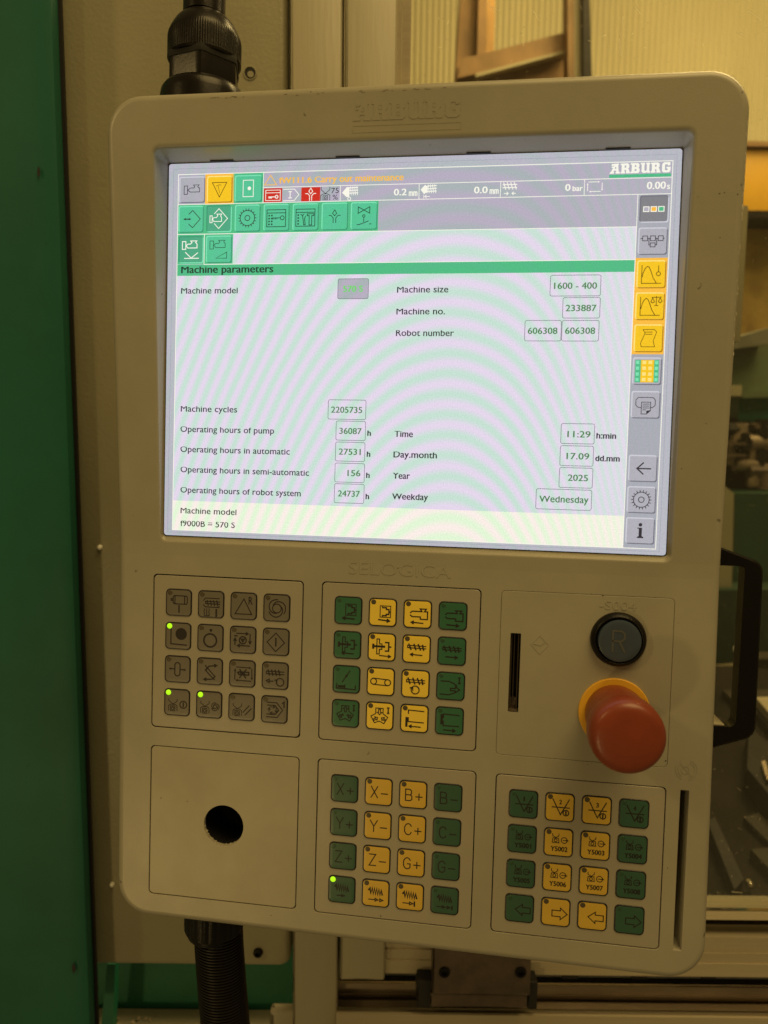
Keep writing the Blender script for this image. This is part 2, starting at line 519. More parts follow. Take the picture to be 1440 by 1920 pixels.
# flatten temporarily for a clean fill
zsave = {v: v.co.copy() for lp in front_loops for v in lp}
for v in zsave: v.co.y = 0.0
res = bmesh.ops.triangle_fill(bm, use_beauty=True, use_dissolve=False, edges=edges, normal=(0, -1, 0))
ff = [g for g in res['geom'] if isinstance(g, bmesh.types.BMFace)]
for yy in (-36.0, -28.0):
    geom = list({v for f in ff for v in f.verts}) + list({e for f in ff for e in f.edges}) + ff
    r = bmesh.ops.bisect_plane(bm, geom=geom, dist=1e-7, plane_co=P(0, yy, 0), plane_no=(0, 0, 1))
    ff = [g for g in set(r['geom']) if isinstance(g, bmesh.types.BMFace)]
for v in {v for f in ff for v in f.verts}:
    if v in zsave: v.co = zsave[v]
    else:
        ymm = OY - v.co.z * 1000; v.co.y = -zf(ymm) / 1000
for f in ff: f.smooth = False
housing = bm_obj('housing', bm, M['housing'], panel)

# ------------------------------------------------------------------ insets (key membranes, blank plate, switch plate)


def plate(name, key, mat, top=-0.12, holes=(), label=None, gapmat=None):
    x0, y0, x1, y1 = PADS[key]; g = GAPW[key]
    bm = bmesh.new()
    l0 = rect(x0 + g + 0.25, y0 + g + 0.25, x1 - g - 0.25, y1 - g - 0.25, 2.3, 5)
    l1 = rect(x0 + g, y0 + g, x1 - g, y1 - g, 2.4, 5)
    rs = loft(bm, [[P(x, y, top) for x, y in l0], [P(x, y, top - 0.22) for x, y in l1], [P(x, y, -3.0 if key != 'E' else -1.8) for x, y in l1]])
    lps = [rs[0]]
    for pts, dep in holes:
        a = [bm.verts.new(P(x, y, top)) for x, y in pts]; b = [bm.verts.new(P(x, y, top - dep)) for x, y in pts]; n = len(a)
        for i in range(n): bm.faces.new((a[i], a[(i + 1) % n], b[(i + 1) % n], b[i]))
        lps.append(a)
    ed = []
    for lp in lps:
        n = len(lp)
        for i in range(n): ed.append(bm.edges.get((lp[i], lp[(i + 1) % n])) or bm.edges.new((lp[i], lp[(i + 1) % n])))
    bmesh.ops.triangle_fill(bm, use_beauty=True, edges=ed, normal=(0, -1, 0))
    o = bm_obj(name, bm, mat, panel)
    if label: o['label'] = label
    # seam floor behind the plate
    fl = Flat(); pts = rect(x0 - 0.5, y0 - 0.5, x1 + 0.5, y1 + 0.5, 2.6, 5)
    bm = bmesh.new(); 
    if not holes:
        bm.faces.new([bm.verts.new(P(x, y, -2.9)) for x, y in pts]); bm_obj('seam', bm, gapmat or M['gap'], o)
    else:
        a = [bm.verts.new(P(x, y, -1.7 if key == 'E' else -2.9)) for x, y in pts]
        b = [bm.verts.new(P(x, y, -1.7 if key == 'E' else -2.9)) for x, y in rect(x0 + 3, y0 + 3, x1 - 3, y1 - 3, 2.6, 5)]
        n = len(a)
        for i in range(n): bm.faces.new((a[i], a[(i + 1) % n], b[(i + 1) % n], b[i]))
        bm_obj('seam', bm, gapmat or M['gap'], o)
    return o


padA = plate('key_membrane', 'A', M['membrane'], label='key field with sixteen grey keys')
padB = plate('key_membrane', 'B', M['membrane'], label='key field with machine movement symbols')
padC = plate('key_membrane', 'C', M['membrane'], label='key field with axis letters')
padD = plate('key_membrane', 'D', M['membrane'], label='key field with numbered valve keys')
CARD = (194.9, 7.0, 200.7, 51.8)
padE = plate('switch_plate', 'E', M['housing'], top=-0.05, holes=[(rect(*CARD, 0.5, 3), 9.0)], label='plate with card slot, reset button and emergency stop', gapmat=M['housing'])
hx, hy, hr = 30.4, 132.4, 12.3
padF = plate('blank_plate', 'F', M['blank'], holes=[(circle(hx, hy, hr, 48), 2.6)], label='blank cover plate with one empty round hole')
bm = bmesh.new()
loft(bm, [[P(hx + r_ * math.cos(i * PI / 16), hy + r_ * math.sin(i * PI / 16), z) for i in range(32)] for r_, z in ((hr + 1.5, -2.75), (hr + 1.5, -30))], cap_last=True)
bm_obj('cavity', bm, M['dark'], padF)
# ragged flash left in the hole
bm = bmesh.new()
for k in range(9):
    a = math.radians(60 + k * 14 + random.uniform(-4, 4)); rr0 = hr + 0.05; rr1 = hr - random.uniform(0.3, 1.1)
    w = math.radians(random.uniform(4, 8))
    q = [P(hx + r_ * math.cos(b_), hy + r_ * math.sin(b_), z) for z in (-0.7, -2.2) for r_, b_ in ((rr0, a - w), (rr1, a), (rr0, a + w))]
    vs = [bm.verts.new(p) for p in q]
    bm.faces.new(vs[:3]); bm.faces.new(vs[3:]); 
    for i in range(3): bm.faces.new((vs[i], vs[(i + 1) % 3], vs[3 + (i + 1) % 3], vs[3 + i]))
bm_obj('burr', bm, M['blank'], padF)
# card reader inside its slot
fl = bmesh.new()


def box(bm, x0, y0, z0, x1, y1, z1, mat=0, fn=P):
    v = [bm.verts.new(fn(x, y, z)) for z in (z0, z1) for x, y in ((x0, y0), (x1, y0), (x1, y1), (x0, y1))]
    for idx in ((0, 1, 2, 3), (4, 5, 6, 7), (0, 1, 5, 4), (1, 2, 6, 5), (2, 3, 7, 6), (3, 0, 4, 7)):
        f = bm.faces.new([v[i] for i in idx]); f.material_index = mat
    return v


x0, y0, x1, y1 = CARD
box(fl, x0, y0, -9, x1, y1, -8.6)
box(fl, x0 + 0.2, y0 + 1, -7, x0 + 1.2, y1 - 0.6, -2.2, 1)
box(fl, x0 + 2.2, y0 + 1, -7, x0 + 2.7, y1 - 4, -3.0, 1)
box(fl, x1 - 1.5, y0 + 0.4, -7, x1 - 0.9, y1 - 0.4, -1.2, 1)
box(fl, x0 + 1.2, y1 - 7.5, -7, x1 - 1.5, y1 - 1.2, -4, 2)
box(fl, x0 + 0.3, y1 - 1.6, -6, x1 - 0.8, y1 - 0.3, -1.0, 2)
bm_obj('card_reader', fl, [M['dark'], surf('reader_rail_metal', (0.06, 0.045, 0.03), 0.4, metal=0.5), M['bronze']], padE)
# cavity floor of the long slot
bm = bmesh.new(); box(bm, SLOT[0] - 2, SLOT[1] - 2, -21.5, SLOT[2] + 2, SLOT[3] + 2, -23)
bm_obj('slot_floor', bm, M['dark'], panel)

# ------------------------------------------------------------------ embossing on the housing


def slab(bm, pts, z0, z1, mat=0, slope=True):
    f0 = (lambda x, y, z: P(x, y, zf(y) + z)) if slope else P
    a = [bm.verts.new(f0(x, y, z0)) for x, y in pts]; b = [bm.verts.new(f0(x, y, z1)) for x, y in pts]; n = len(a)
    bm.faces.new(b)
    for i in range(n): bm.faces.new((a[i], a[(i + 1) % n], b[(i + 1) % n], b[i]))


def ribbon(pts, w, closed=False):
    f = Flat(); f.stroke(pts, w, M['ink'], closed, z=0)
    vs = [((v.x * 1000 + OX), OY - v.z * 1000) for v in f.v]
    return [[vs[i] for i in q] for q in f.f]


def emboss_ribbons(bm, pts, w, h=0.32, closed=False):
    for q in ribbon(pts, w, closed): slab(bm, q, -0.1, h)


def emboss_text(bm, s, x, y, w, h, z=0.32, thin=True):
    vs, fs = text_mesh(s); xa = min(v[0] for v in vs); xb = max(v[0] for v in vs)
    sx = w / (xb - xa); sy = h / CAP
    base = []
    for vx, vy in vs:
        X = x + (vx - xa) * sx; Y = y + h / 2 - vy * sy
        base.append((X, Y))
    top = [bm.verts.new(P(X, Y, zf(Y) + z)) for X, Y in base]
    cnt = {}
    for f in fs:
        bm.faces.new([top[i] for i in f])
        for i in range(len(f)):
            e = (f[i], f[(i + 1) % len(f)]); cnt[tuple(sorted(e))] = cnt.get(tuple(sorted(e)), 0) + 1
    low = {}
    for (a, b), c in cnt.items():
        if c == 1:
            for i in (a, b):
                if i not in low: low[i] = bm.verts.new(P(*base[i], zf(base[i][1]) - 0.1))
            bm.faces.new((top[a], top[b], low[b], low[a]))


# blocky capitals of the maker's wordmark: outline polygons on a 10 x 10 cell (y down)
GL = {
    'A': [[(1.3, 0.4), (8.2, 0), (8.8, 1.4), (7.9, 1.8), (8.6, 8.2), (10.0, 8.6), (9.8, 10), (5.6, 10), (5.4, 8.4), (6.1, 8.2), (6.0, 7.0), (3.6, 7.0), (3.2, 8.4), (3.9, 8.8), (3.7, 10), (-0.6, 10), (-0.4, 8.6), (0.7, 8.2), (2.6, 4.4), (1.0, 4.2), (1.3, 3.2), (3.2, 3.0), (4.0, 1.6), (2.6, 2.6), (1.0, 2.4)]],
    'R': [[(0, 0.2), (7.2, 0), (8.9, 1.2), (9.0, 4.2), (7.9, 5.4), (9.0, 6.4), (9.2, 8.3), (10.1, 8.6), (9.9, 10), (6.0, 10), (5.8, 6.6), (4.3, 6.4), (4.3, 8.4), (5.0, 8.7), (4.9, 10), (0.2, 10), (0.2, 8.6), (1.1, 8.3), (1.1, 1.7), (0, 1.5)]],
    'B': [[(0, 0.1), (7.4, 0), (9.0, 1.2), (9.0, 3.8), (8.0, 4.8), (9.4, 6.0), (9.4, 8.6), (7.9, 10), (0.1, 10), (0.1, 8.6), (1.2, 8.2), (1.2, 1.7), (0, 1.5)]],
    'U': [[(0, 0.1), (4.2, 0), (4.4, 1.4), (3.8, 1.8), (3.9, 7.4), (5.2, 8.2), (6.4, 7.2), (6.3, 1.7), (5.6, 1.4), (5.7, 0), (9.4, 0), (9.5, 1.4), (8.9, 1.8), (9.0, 8.4), (10, 8.8), (9.8, 10), (6.9, 10), (6.5, 9.2), (5.2, 10), (2.6, 10), (1.0, 8.8), (1.0, 1.7), (0, 1.4)]],
    'G': [[(2.0, 0.8), (3.4, 0), (9.4, 0), (9.6, 3.1), (7.2, 3.3), (6.8, 2.1), (4.4, 2.1), (4.1, 3.0), (4.1, 7.2), (5.0, 8.1), (6.9, 8.0), (7.0, 6.3), (5.6, 6.1), (5.7, 4.6), (10, 4.6), (9.8, 8.8), (7.9, 10), (2.8, 10), (1.2, 8.6), (1.1, 2.2)]],
}
HOLES = {'A': [(5.0, 3.4), (5.8, 3.4), (6.0, 5.2), (4.3, 5.2)], 'R': [(4.2, 2.2), (5.9, 2.2), (5.9, 4.3), (4.2, 4.3)],
         'B': [(4.2, 2.1), (5.9, 2.1), (5.9, 3.8), (4.2, 3.8)], 'B2': [(4.2, 6.0), (6.1, 6.0), (6.1, 7.9), (4.2, 7.9)]}


def wordmark(x, y, w, h):
    """returns [(polygon, is_hole)]"""
    out = []; cw = w / 6.0
    for i, ch in enumerate('ARBURG'):
        ox = x + i * cw; s = cw * 0.96 / 10
        for p in GL[ch]: out.append(([(ox + a * s, y + b * h / 10) for a, b in p], False))
        for hk in (ch, ch + '2'):
            if hk in HOLES: out.append(([(ox + a * s, y + b * h / 10) for a, b in HOLES[hk]], True))
    return out


bm = bmesh.new()
for pts, ho in wordmark(101.6, -277.5, 57.2, 9.6):
    if not ho: slab(bm, pts, -0.1, 0.17)
    else: emboss_ribbons(bm, pts, 0.22, 0.26, True)
emboss_ribbons(bm, rect(101.0, -265.4, 158.8, -262.0), 0.35, 0.10, True)
bm_obj('embossed_wordmark', bm, M['housing'], housing)
bm = bmesh.new(); emboss_text(bm, 'SELOGICA', 102.0, -26.2 + 0.6, 58.5, 7.0, 0.20)
bm_obj('embossed_lettering', bm, M['housing'], housing, )
bm = bmesh.new(); emboss_text(bm, '-S004', 242.5, -11.4, 19.6, 4.8, 0.19)
bm_obj('embossed_marking', bm, M['housing'], padE)
bm = bmesh.new()
emboss_ribbons(bm, [(211.0, 7.4), (215.9, 12.6), (211.2, 17.8), (206.3, 12.6)], 0.45, 0.12, True)
emboss_ribbons(bm, [(207.6, 12.2), (211.4, 13.0), (213.4, 11.4)], 0.4, 0.18)
bm_obj('embossed_diamond', bm, M['housing'], padE)['kind'] = 'stuff'
bm = bmesh.new()
for r_, a0, a1 in ((5.6, -70, 75), (4.3, -65, 70), (5.6, 115, 235), (4.3, 120, 230)):
    emboss_ribbons(bm, circle(292.0, 76.6, r_, 14, a0, a1), 0.35, 0.14)
emboss_ribbons(bm, circle(291.4, 76.9, 2.1, 14), 0.35, 0.14, True)
emboss_ribbons(bm, [(288.8, 73.4), (295.0, 80.4)], 0.4, 0.14)
emboss_ribbons(bm, [(291.4, 74.8), (294.2, 72.6)], 0.4, 0.14)
bm_obj('embossed_emblem', bm, M['housing'], housing)['kind'] = 'stuff'
# wear specks on the housing
bm = bmesh.new()
for x, y, r_ in ((290.6, -226.5, .45), (293.0, -226.9, .4), (299.4, -226.0, .4), (262.6, 18.2, .55), (239.6, 78.0, .3), (272.4, 52.6, .5), (281.0, 72.5, .5),
                 (126.6, 176.9, .6), (284.6, 132.0, .4), (244.0, -16.5, .4), (-9.0, 119.0, .35), (61.0, 183.8, .35), (292.4, -205.0, .3)):
    z = zf(y) + 0.03
    bm.faces.new([bm.verts.new(P(x + r_ * random.uniform(.5, 1.3) * math.cos(a * PI / 3.5), y + r_ * random.uniform(.4, 1) * math.sin(a * PI / 3.5), z)) for a in range(7)])
bm_obj('chipped_spots', bm, M['ink'], housing)['kind'] = 'stuff'
# pale slivers as painted glints on the right hand edge and upper right corner
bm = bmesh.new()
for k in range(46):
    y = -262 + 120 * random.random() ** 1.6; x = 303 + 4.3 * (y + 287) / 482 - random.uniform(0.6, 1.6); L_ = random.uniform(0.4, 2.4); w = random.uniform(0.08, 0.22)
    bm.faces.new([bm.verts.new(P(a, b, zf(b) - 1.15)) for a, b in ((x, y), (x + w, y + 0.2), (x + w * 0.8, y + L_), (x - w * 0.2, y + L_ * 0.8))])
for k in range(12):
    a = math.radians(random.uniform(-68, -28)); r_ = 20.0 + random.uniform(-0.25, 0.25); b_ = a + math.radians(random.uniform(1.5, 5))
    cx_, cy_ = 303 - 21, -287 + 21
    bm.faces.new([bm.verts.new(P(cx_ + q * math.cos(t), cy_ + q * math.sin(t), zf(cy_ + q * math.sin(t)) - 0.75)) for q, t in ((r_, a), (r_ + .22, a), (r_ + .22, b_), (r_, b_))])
bm_obj('edge_glints', bm, surf('pale_edge_glint', (0.85, 0.8, 0.66), 0.35), housing)['kind'] = 'stuff'
# scuffs along the top edge
bm = bmesh.new()
for k in range(26):
    x = random.uniform(60, 150) if k < 16 else random.uniform(20, 40)
    y = -282.4 + random.uniform(-0.6, 0.3); w = random.uniform(0.5, 2.2)
    bm.faces.new([bm.verts.new(P(a, b, zf(y) + 0.05)) for a, b in ((x, y), (x + w, y - 0.12), (x + w, y + 0.1), (x, y + 0.2))])
bm_obj('scuff_marks', bm, M['bronze'], housing)['kind'] = 'stuff'

# ------------------------------------------------------------------ keys
KH = 8.15


def key_mesh(mat):
    bm = bmesh.new()

    def rg(h, r, z): return [Vector((x / 1000, -z / 1000, -y / 1000)) for x, y in rect(-h, -h, h, h, r, 5)]
    loft(bm, [rg(KH, 2.6, -0.15), rg(KH - 0.15, 2.5, 0.22), rg(KH - 0.30, 2.4, 0.32), rg(KH - 0.78, 2.1, 0.34), rg(KH - 1.3, 1.9, 0.40), rg(KH - 2.4, 1.4, 0.42)], cap_last=True, mats=[0, 0, 0, 1, 1, 1])
    bmesh.ops.recalc_face_normals(bm, faces=bm.faces)
    me = bpy.data.meshes.new('key'); bm.to_mesh(me); bm.free()
    me.materials.append(M['kblk']); me.materials.append(mat)
    for p in me.polygons: p.use_smooth = True
    me.set_sharp_from_angle(angle=math.radians(50))
    return me


KM2 = {'g': key_mesh(M['kgrn2']), 'y': key_mesh(M['kyel2'])}  # darker copies of the key colours, used on the two lower key fields
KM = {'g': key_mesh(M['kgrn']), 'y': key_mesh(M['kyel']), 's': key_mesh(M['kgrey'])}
CN = {'g': 'green', 'y': 'yellow', 's': 'grey'}
mled, ntl, bl = nmat('lit_green_led')
bl.inputs['Emission Color'].default_value = (0.40, 0.84, 0.01, 1); bl.inputs['Emission Strength'].default_value = 1.0
bl.inputs['Base Color'].default_value = (0.3, 0.6, 0.02, 1)


def led_mesh(mat, r, h):
    bm = bmesh.new()
    rs = [[Vector((rr_ * math.cos(a * PI / 9) / 1000, -z / 1000, -rr_ * math.sin(a * PI / 9) / 1000)) for a in range(18)] for rr_, z in ((r, 0.36), (r, 0.46), (r * 0.8, 0.46 + h * 0.6), (r * 0.4, 0.46 + h))]
    loft(bm, rs, cap_last=True)
    bmesh.ops.recalc_face_normals(bm, faces=bm.faces)
    me = bpy.data.meshes.new('led'); bm.to_mesh(me); bm.free(); me.materials.append(mat)
    for p in me.polygons: p.use_smooth = True
    return me


LM = {'on': led_mesh(mled, 1.62, 0.5), 'off': led_mesh(M['led_off'], 1.45, 0.02), 'offg': led_mesh(M['led_off_g'], 1.2, 0.02)}

SCREW = 'W 0.62;L -54,-8 48,-8;L -54,8 48,8;L -54,-8 -54,8;W 0.9;L -46,-18 -40,18;L -24,-18 -14,18;L -2,-18 8,18;L 20,-18 30,18;W 0.5;L -50,4 40,-3'
ROB = 'W 0.42;L -62,-24 -62,-10 -26,16;L 2,-26 2,-8 -34,16;L -62,62 -62,26 -48,16 -12,16 2,26 2,62;P -48,28 -14,28 -14,64 -48,64;C -31,46,10'
MOLDB = 'W 0.5;P -18,-46 56,-46 56,34 -18,34;L -2,-46 -2,-34;L -2,34 -2,22;W 0.75;L -2,-34 26,-34 26,-22 44,-22 44,12 26,12 26,22 -2,22;L 44,-5 56,-5'
EJECT = 'W 0.6;P -34,-56 -16,-56 -16,-22 2,-22 2,16 -16,16 -16,50 -34,50 -34,14 -34,-22;W 1.2;L -56,-4 20,-4;L -60,-16 -60,10;W 0.8;L 26,-34 50,-34 50,26 26,26;L 50,-4 66,-4'
NOZ = 'W 0.7;L -50,-8 -38,-20 10,-20 30,-20 18,-38 60,-38 48,-20 70,-20 70,34 20,34 20,18 -38,18 -50,8'
GRIP = 'W 0.4;L -40,-60 -40,-46 -14,-30;L 2,-60 2,-46 -24,-30;P -38,-30 0,-30 4,2 -42,2;C -19,-14,10;C 38,-18,20;B 30,-18 66,-18'
IC = {
    'A00': ('s', 0, 'W 0.6;P -34,-50 60,-50 66,-40 66,-2 60,10 -34,10 -42,0 -42,-40;L -28,-50 -28,10;L 46,-50 46,10;L -42,-26 -58,-26 -58,-14 -42,-14;W 0.8;L 4,22 4,70', 'electric motor'),
    'A01': ('s', 0, 'W 0.55;L -56,-26 -42,-44 62,-44;L -56,6 -42,20 62,20 62,10;W 0.55;L -40,-20 68,-20;L -40,-4 68,-4;L -40,-20 -40,-4;L -28,-28 -20,8;L -4,-28 4,8;L 20,-28 28,8;L 44,-28 52,8;W 0.35;L -50,32 -46,42 -52,54 -46,66 -50,80;L -32,32 -28,42 -34,54 -28,66 -32,80;L -14,32 -10,42 -16,54 -10,66 -14,80;L -50,84 -8,84;W 0.9;L 42,36 42,86', 'heated barrel'),
    'A02': ('s', 0, 'W 0.6;P 2,-52 62,58 -62,58;T 38,-42,28,54 R', 'triangle and R'),
    'A03': ('s', 0, 'W 0.65;C 0,4,34;C 4,-6,60,-150,-10;C 8,4,60,-60,70;C -4,10,62,30,160;C -8,2,50,110,230', 'turning swirl'),
    'A10': ('s', 1, 'D 24,-16,44;W 0.7;L -54,-56 -54,60 66,64', 'black disc in a corner'),
    'A11': ('s', 0, 'D 4,-56,11;W 1.0;C 0,18,48', 'ring with dot'),
    'A12': ('s', 0, 'W 0.65;A -46,-46 36,-46;A 54,-44 54,22;A 50,42 -36,42;A -58,36 -58,-6;L -62,-28 -42,-28;C 0,2,26;P -12,-6 12,-6 0,14', 'cycle arrows'),
    'A13': ('s', 0, 'W 0.6;P 0,-64 64,4 0,70 -64,4;W 0.9;L 0,-26 0,30', 'diamond with bar'),
    'A20': ('s', 0, 'W 0.7;P -12,-46 0,-50 12,-46 20,-34 20,34 12,46 0,50 -12,46 -20,34 -20,-34;W 0.6;B 24,0 62,2;B -26,-2 -62,-2', 'pill between arrows'),
    'A21': ('s', 0, 'W 0.7;L -32,-42 -26,-34 42,36;L -32,-8 -4,20 38,58;A -28,-6 -6,-38 50,-46;A 44,34 20,56 -38,60;L -32,-8 -18,-24', 'crossed curved arrows'),
    'A22': ('s', 0, 'W 0.55;B -42,-46 64,-44;B 72,-38 74,40;B 66,52 -44,50;B -54,44 -52,-30;W 0.7;P -34,-6 -22,-12 50,-12 50,8 -22,8;L -18,-30 28,30;L 30,-30 -18,30;L -18,-12 0,8;L 8,-12 24,8', 'crossed out screw in a cycle'),
    'A23': ('s', 0, 'W 0.6;L -64,-30 66,-30;L -64,-12 66,-12;L -64,-30 -64,-12;W 0.8;L -52,-40 -42,-4;L -26,-40 -16,-4;L 0,-40 10,-4;L 26,-40 36,-4;W 0.55;P -64,38 -42,26 -42,52;L -40,40 -14,40;C 38,44,28;L -2,32 16,28 14,48', 'screw and turning arrow'),
    'A30': ('s', 1, ROB + ';W 0.6;C 50,14,26;W 0.8;L 50,0 50,28', 'robot gripper and dial'),
    'A31': ('s', 1, ROB + ';W 0.45;C 48,14,16;C 50,8,28,-150,-20;C 54,14,28,-50,60;C 46,20,28,40,150;C 42,12,26,120,220', 'robot gripper and swirl'),
    'A32': ('s', 0, ROB + ';W 0.6;L 14,36 58,-14;L 30,54 74,6', 'robot gripper and slashes'),
    'A33': ('s', 0, 'W 0.6;L -54,-50 18,-50 62,2 22,56 -56,56;L -50,-30 6,-30 34,4 8,36 -56,36;W 0.4;A -32,-18 4,-18;A 14,-12 14,18;A 6,26 -28,26;A -38,20 -38,-10;W 0.7;L 60,-48 72,-60 72,-20', 'cycle in a tag'),
    'B00': ('g', 0, MOLDB + ';A 44,58 -34,54', 'mould moving left'),
    'B01': ('y', 0, MOLDB + ';A -28,52 46,58', 'mould moving right'),
    'B02': ('y', 0, NOZ + ';A 40,62 -40,58', 'nozzle moving left'),
    'B03': ('g', 0, NOZ + ';A -40,62 38,66', 'nozzle moving right'),
    'B10': ('g', 0, EJECT + ';W 0.6;A 44,60 -34,58', 'ejector moving left'),
    'B11': ('y', 0, EJECT + ';W 0.6;A -14,60 62,64', 'ejector moving right'),
    'B12': ('y', 0, SCREW.replace('-8 ', '-24 ').replace(',8', ',-4') if False else 'W 0.6;L -62,-24 66,-22;L -62,-8 66,-6;L -62,-24 -62,-8;W 0.8;L -54,-34 -38,4;L -46,-6 -46,-22;L -18,-34 -4,4;L 12,-34 28,4;L 42,-30 50,4;W 0.6;A 40,42 -38,38', 'screw moving left'),
    'B13': ('g', 0, 'W 0.6;L -62,-24 66,-22;L -62,-8 66,-6;L -62,-24 -62,-8;W 0.8;L -54,-34 -38,4;L -18,-34 -4,4;L 12,-34 28,4;L 42,-30 50,4;W 0.6;A -40,40 38,42', 'screw moving right'),
    'B20': ('g', 0, 'W 0.65;L 24,-62 -28,20;D 0,-24,9;L -70,36 -70,66 66,70 66,42;L -10,40 -10,64;L -58,48 -16,48;L -58,56 -16,56', 'lever over tray'),
    'B21': ('y', 0, 'W 0.6;L -54,-22 50,-16;L -54,22 50,26;C -50,0,21;C 50,4,21', 'conveyor belt'),
    'B22': ('y', 0, 'W 0.6;L -62,-28 66,-26;L -62,-11 66,-10;L -62,-28 -62,-11;W 0.8;L -52,-40 -38,0;L -18,-40 -4,0;L 14,-40 30,0;L 44,-36 52,0;W 0.6;C 0,42,28;L -36,30 -18,24 -16,46', 'screw turning'),
    'B23': ('g', 0, 'W 0.65;L -68,-34 -10,-34 24,-20 44,-4;L -70,58 -12,60 20,48 38,40;P 0,14 34,14 34,0 64,22 34,42 34,30 0,30;W 0.7;L 60,-62 60,-24;L 54,-62 66,-62;L 54,-24 66,-24', 'funnel arrow'),
    'B30': ('g', 0, 'W 0.55;P -28,-56 24,-56 24,-18 58,6 32,52 -2,36 -36,50 -62,4 -28,-16;P -8,-12 -8,-34 -18,-34 0,-50 16,-34 6,-34 6,-12;P -14,12 -30,22 -26,30 -44,26 -40,8 -34,14 -20,4;P 12,12 26,22 22,30 44,26 38,8 32,14 18,4;W 0.7;L 60,-62 60,-24;L 54,-62 66,-62;L 54,-24 66,-24', 'three part clamp opening'),
    'B31': ('y', 0, 'W 0.55;P -28,-56 24,-56 24,-18 58,6 32,52 -2,36 -36,50 -62,4 -28,-16;P -8,-48 -8,-26 -18,-26 0,-10 16,-26 6,-26 6,-48;P -48,26 -30,16 -34,8 -14,12 -18,30 -24,24 -40,34;P 46,26 30,16 34,8 14,12 18,30 24,24 40,34;W 0.7;L 60,-62 60,-24;L 54,-62 66,-62;L 54,-24 66,-24', 'three part clamp closing'),
    'B32': ('y', 0, 'W 0.65;L -42,-34 -42,-58 66,-54;L -42,-4 -42,24 66,26;W 1.3;L -54,-2 -54,56;W 0.65;A 44,58 -32,56', 'gate moving left'),
    'B33': ('g', 0, 'W 0.65;L -42,-22 -42,-48 66,-44;L -42,2 -42,34 66,34;W 1.3;L -54,-40 -54,20;W 0.65;A -38,64 38,66', 'gate moving right'),
}
SPR = 'W 1.0;L -50,-22 -40,-34 -34,2 -24,-38 -16,6 -8,-38 0,8 8,-36 16,10 24,-32 32,10 40,-26 48,6'
for i, (k_, t_) in enumerate([('C00', 'X+'), ('C01', 'X-'), ('C02', 'B+'), ('C03', 'B-'), ('C10', 'Y+'), ('C11', 'Y-'), ('C12', 'C+'), ('C13', 'C-'),
                              ('C20', 'Z+'), ('C21', 'Z-'), ('C22', 'G+'), ('C23', 'G-')]):
    gy = 'g' if k_[2] in '03' else 'y'
    IC[k_] = (gy, 0, 'W 0.9;G %s' % t_, 'letter ' + t_)
IC['C30'] = ('g', 1, SPR + ';W 0.6;L -34,44 0,42;P 2,34 22,42 2,50', 'slow zigzag')
IC['C31'] = ('y', 0, SPR + ';W 0.6;L -48,46 -4,46;P -2,36 20,46 -2,56;P 32,36 54,46 32,56', 'fast zigzag')
IC['C32'] = ('y', 0, SPR + ';W 0.6;L -48,46 0,46;P 0,36 24,46 0,56;W 0.9;L 34,32 34,62', 'zigzag to stop')
IC['C33'] = ('g', 0, SPR + ';W 0.6;L -52,46 -16,46;P -14,38 8,46 -14,54;P 20,38 42,46 20,54;W 0.8;L 54,34 54,58', 'fast zigzag to stop')
for c in range(4):
    IC['D0%d' % c] = ('yg'[c in (0, 3)], 0, 'W 0.6;L -48,-56 6,50 62,-58;L -52,0 64,0;C 42,36,19;W 0.8;L 42,26 42,46;T %d,-38,%d,30 %d' % ((0, 8) [0] if c == 0 else -4, 8 if c == 0 else 16, c + 1), 'funnel number %d' % (c + 1))
    IC['D1%d' % c] = ('yg'[c in (0, 3)], 0, 'C 0,0,0.1;' + GRIP + ';T -50,44,112,32 Y500%d' % (c + 1), 'valve Y500%d' % (c + 1))
    IC['D2%d' % c] = ('yg'[c in (0, 3)], 0, GRIP + ';T -50,44,112,32 Y500%d' % (c + 5), 'valve Y500%d' % (c + 5))
ARL = 'W 0.55;P -28,6 20,-30 20,-10 74,-10 74,30 20,30 20,48'
ARR = 'W 0.55;P 78,8 32,-34 32,-14 -24,-14 -24,28 32,28 32,48'
IC['D30'] = ('g', 0, ARL, 'block arrow left'); IC['D31'] = ('y', 0, ARR, 'block arrow right')
IC['D32'] = ('y', 0, ARL, 'block arrow left'); IC['D33'] = ('g', 0, ARR, 'block arrow right')

def swirl(cx, cy, r0, r1, n=10):
    return ';'.join('L ' + ' '.join('%.1f,%.1f' % (cx + (r0 + (r1 - r0) * min(1, t / n * 1.5)) * math.cos(math.radians(a0 + 185 * t / n)), cy + (r0 + (r1 - r0) * min(1, t / n * 1.5)) * math.sin(math.radians(a0 + 185 * t / n))) for t in range(n + 1)) for a0 in (-150, -30, 90))


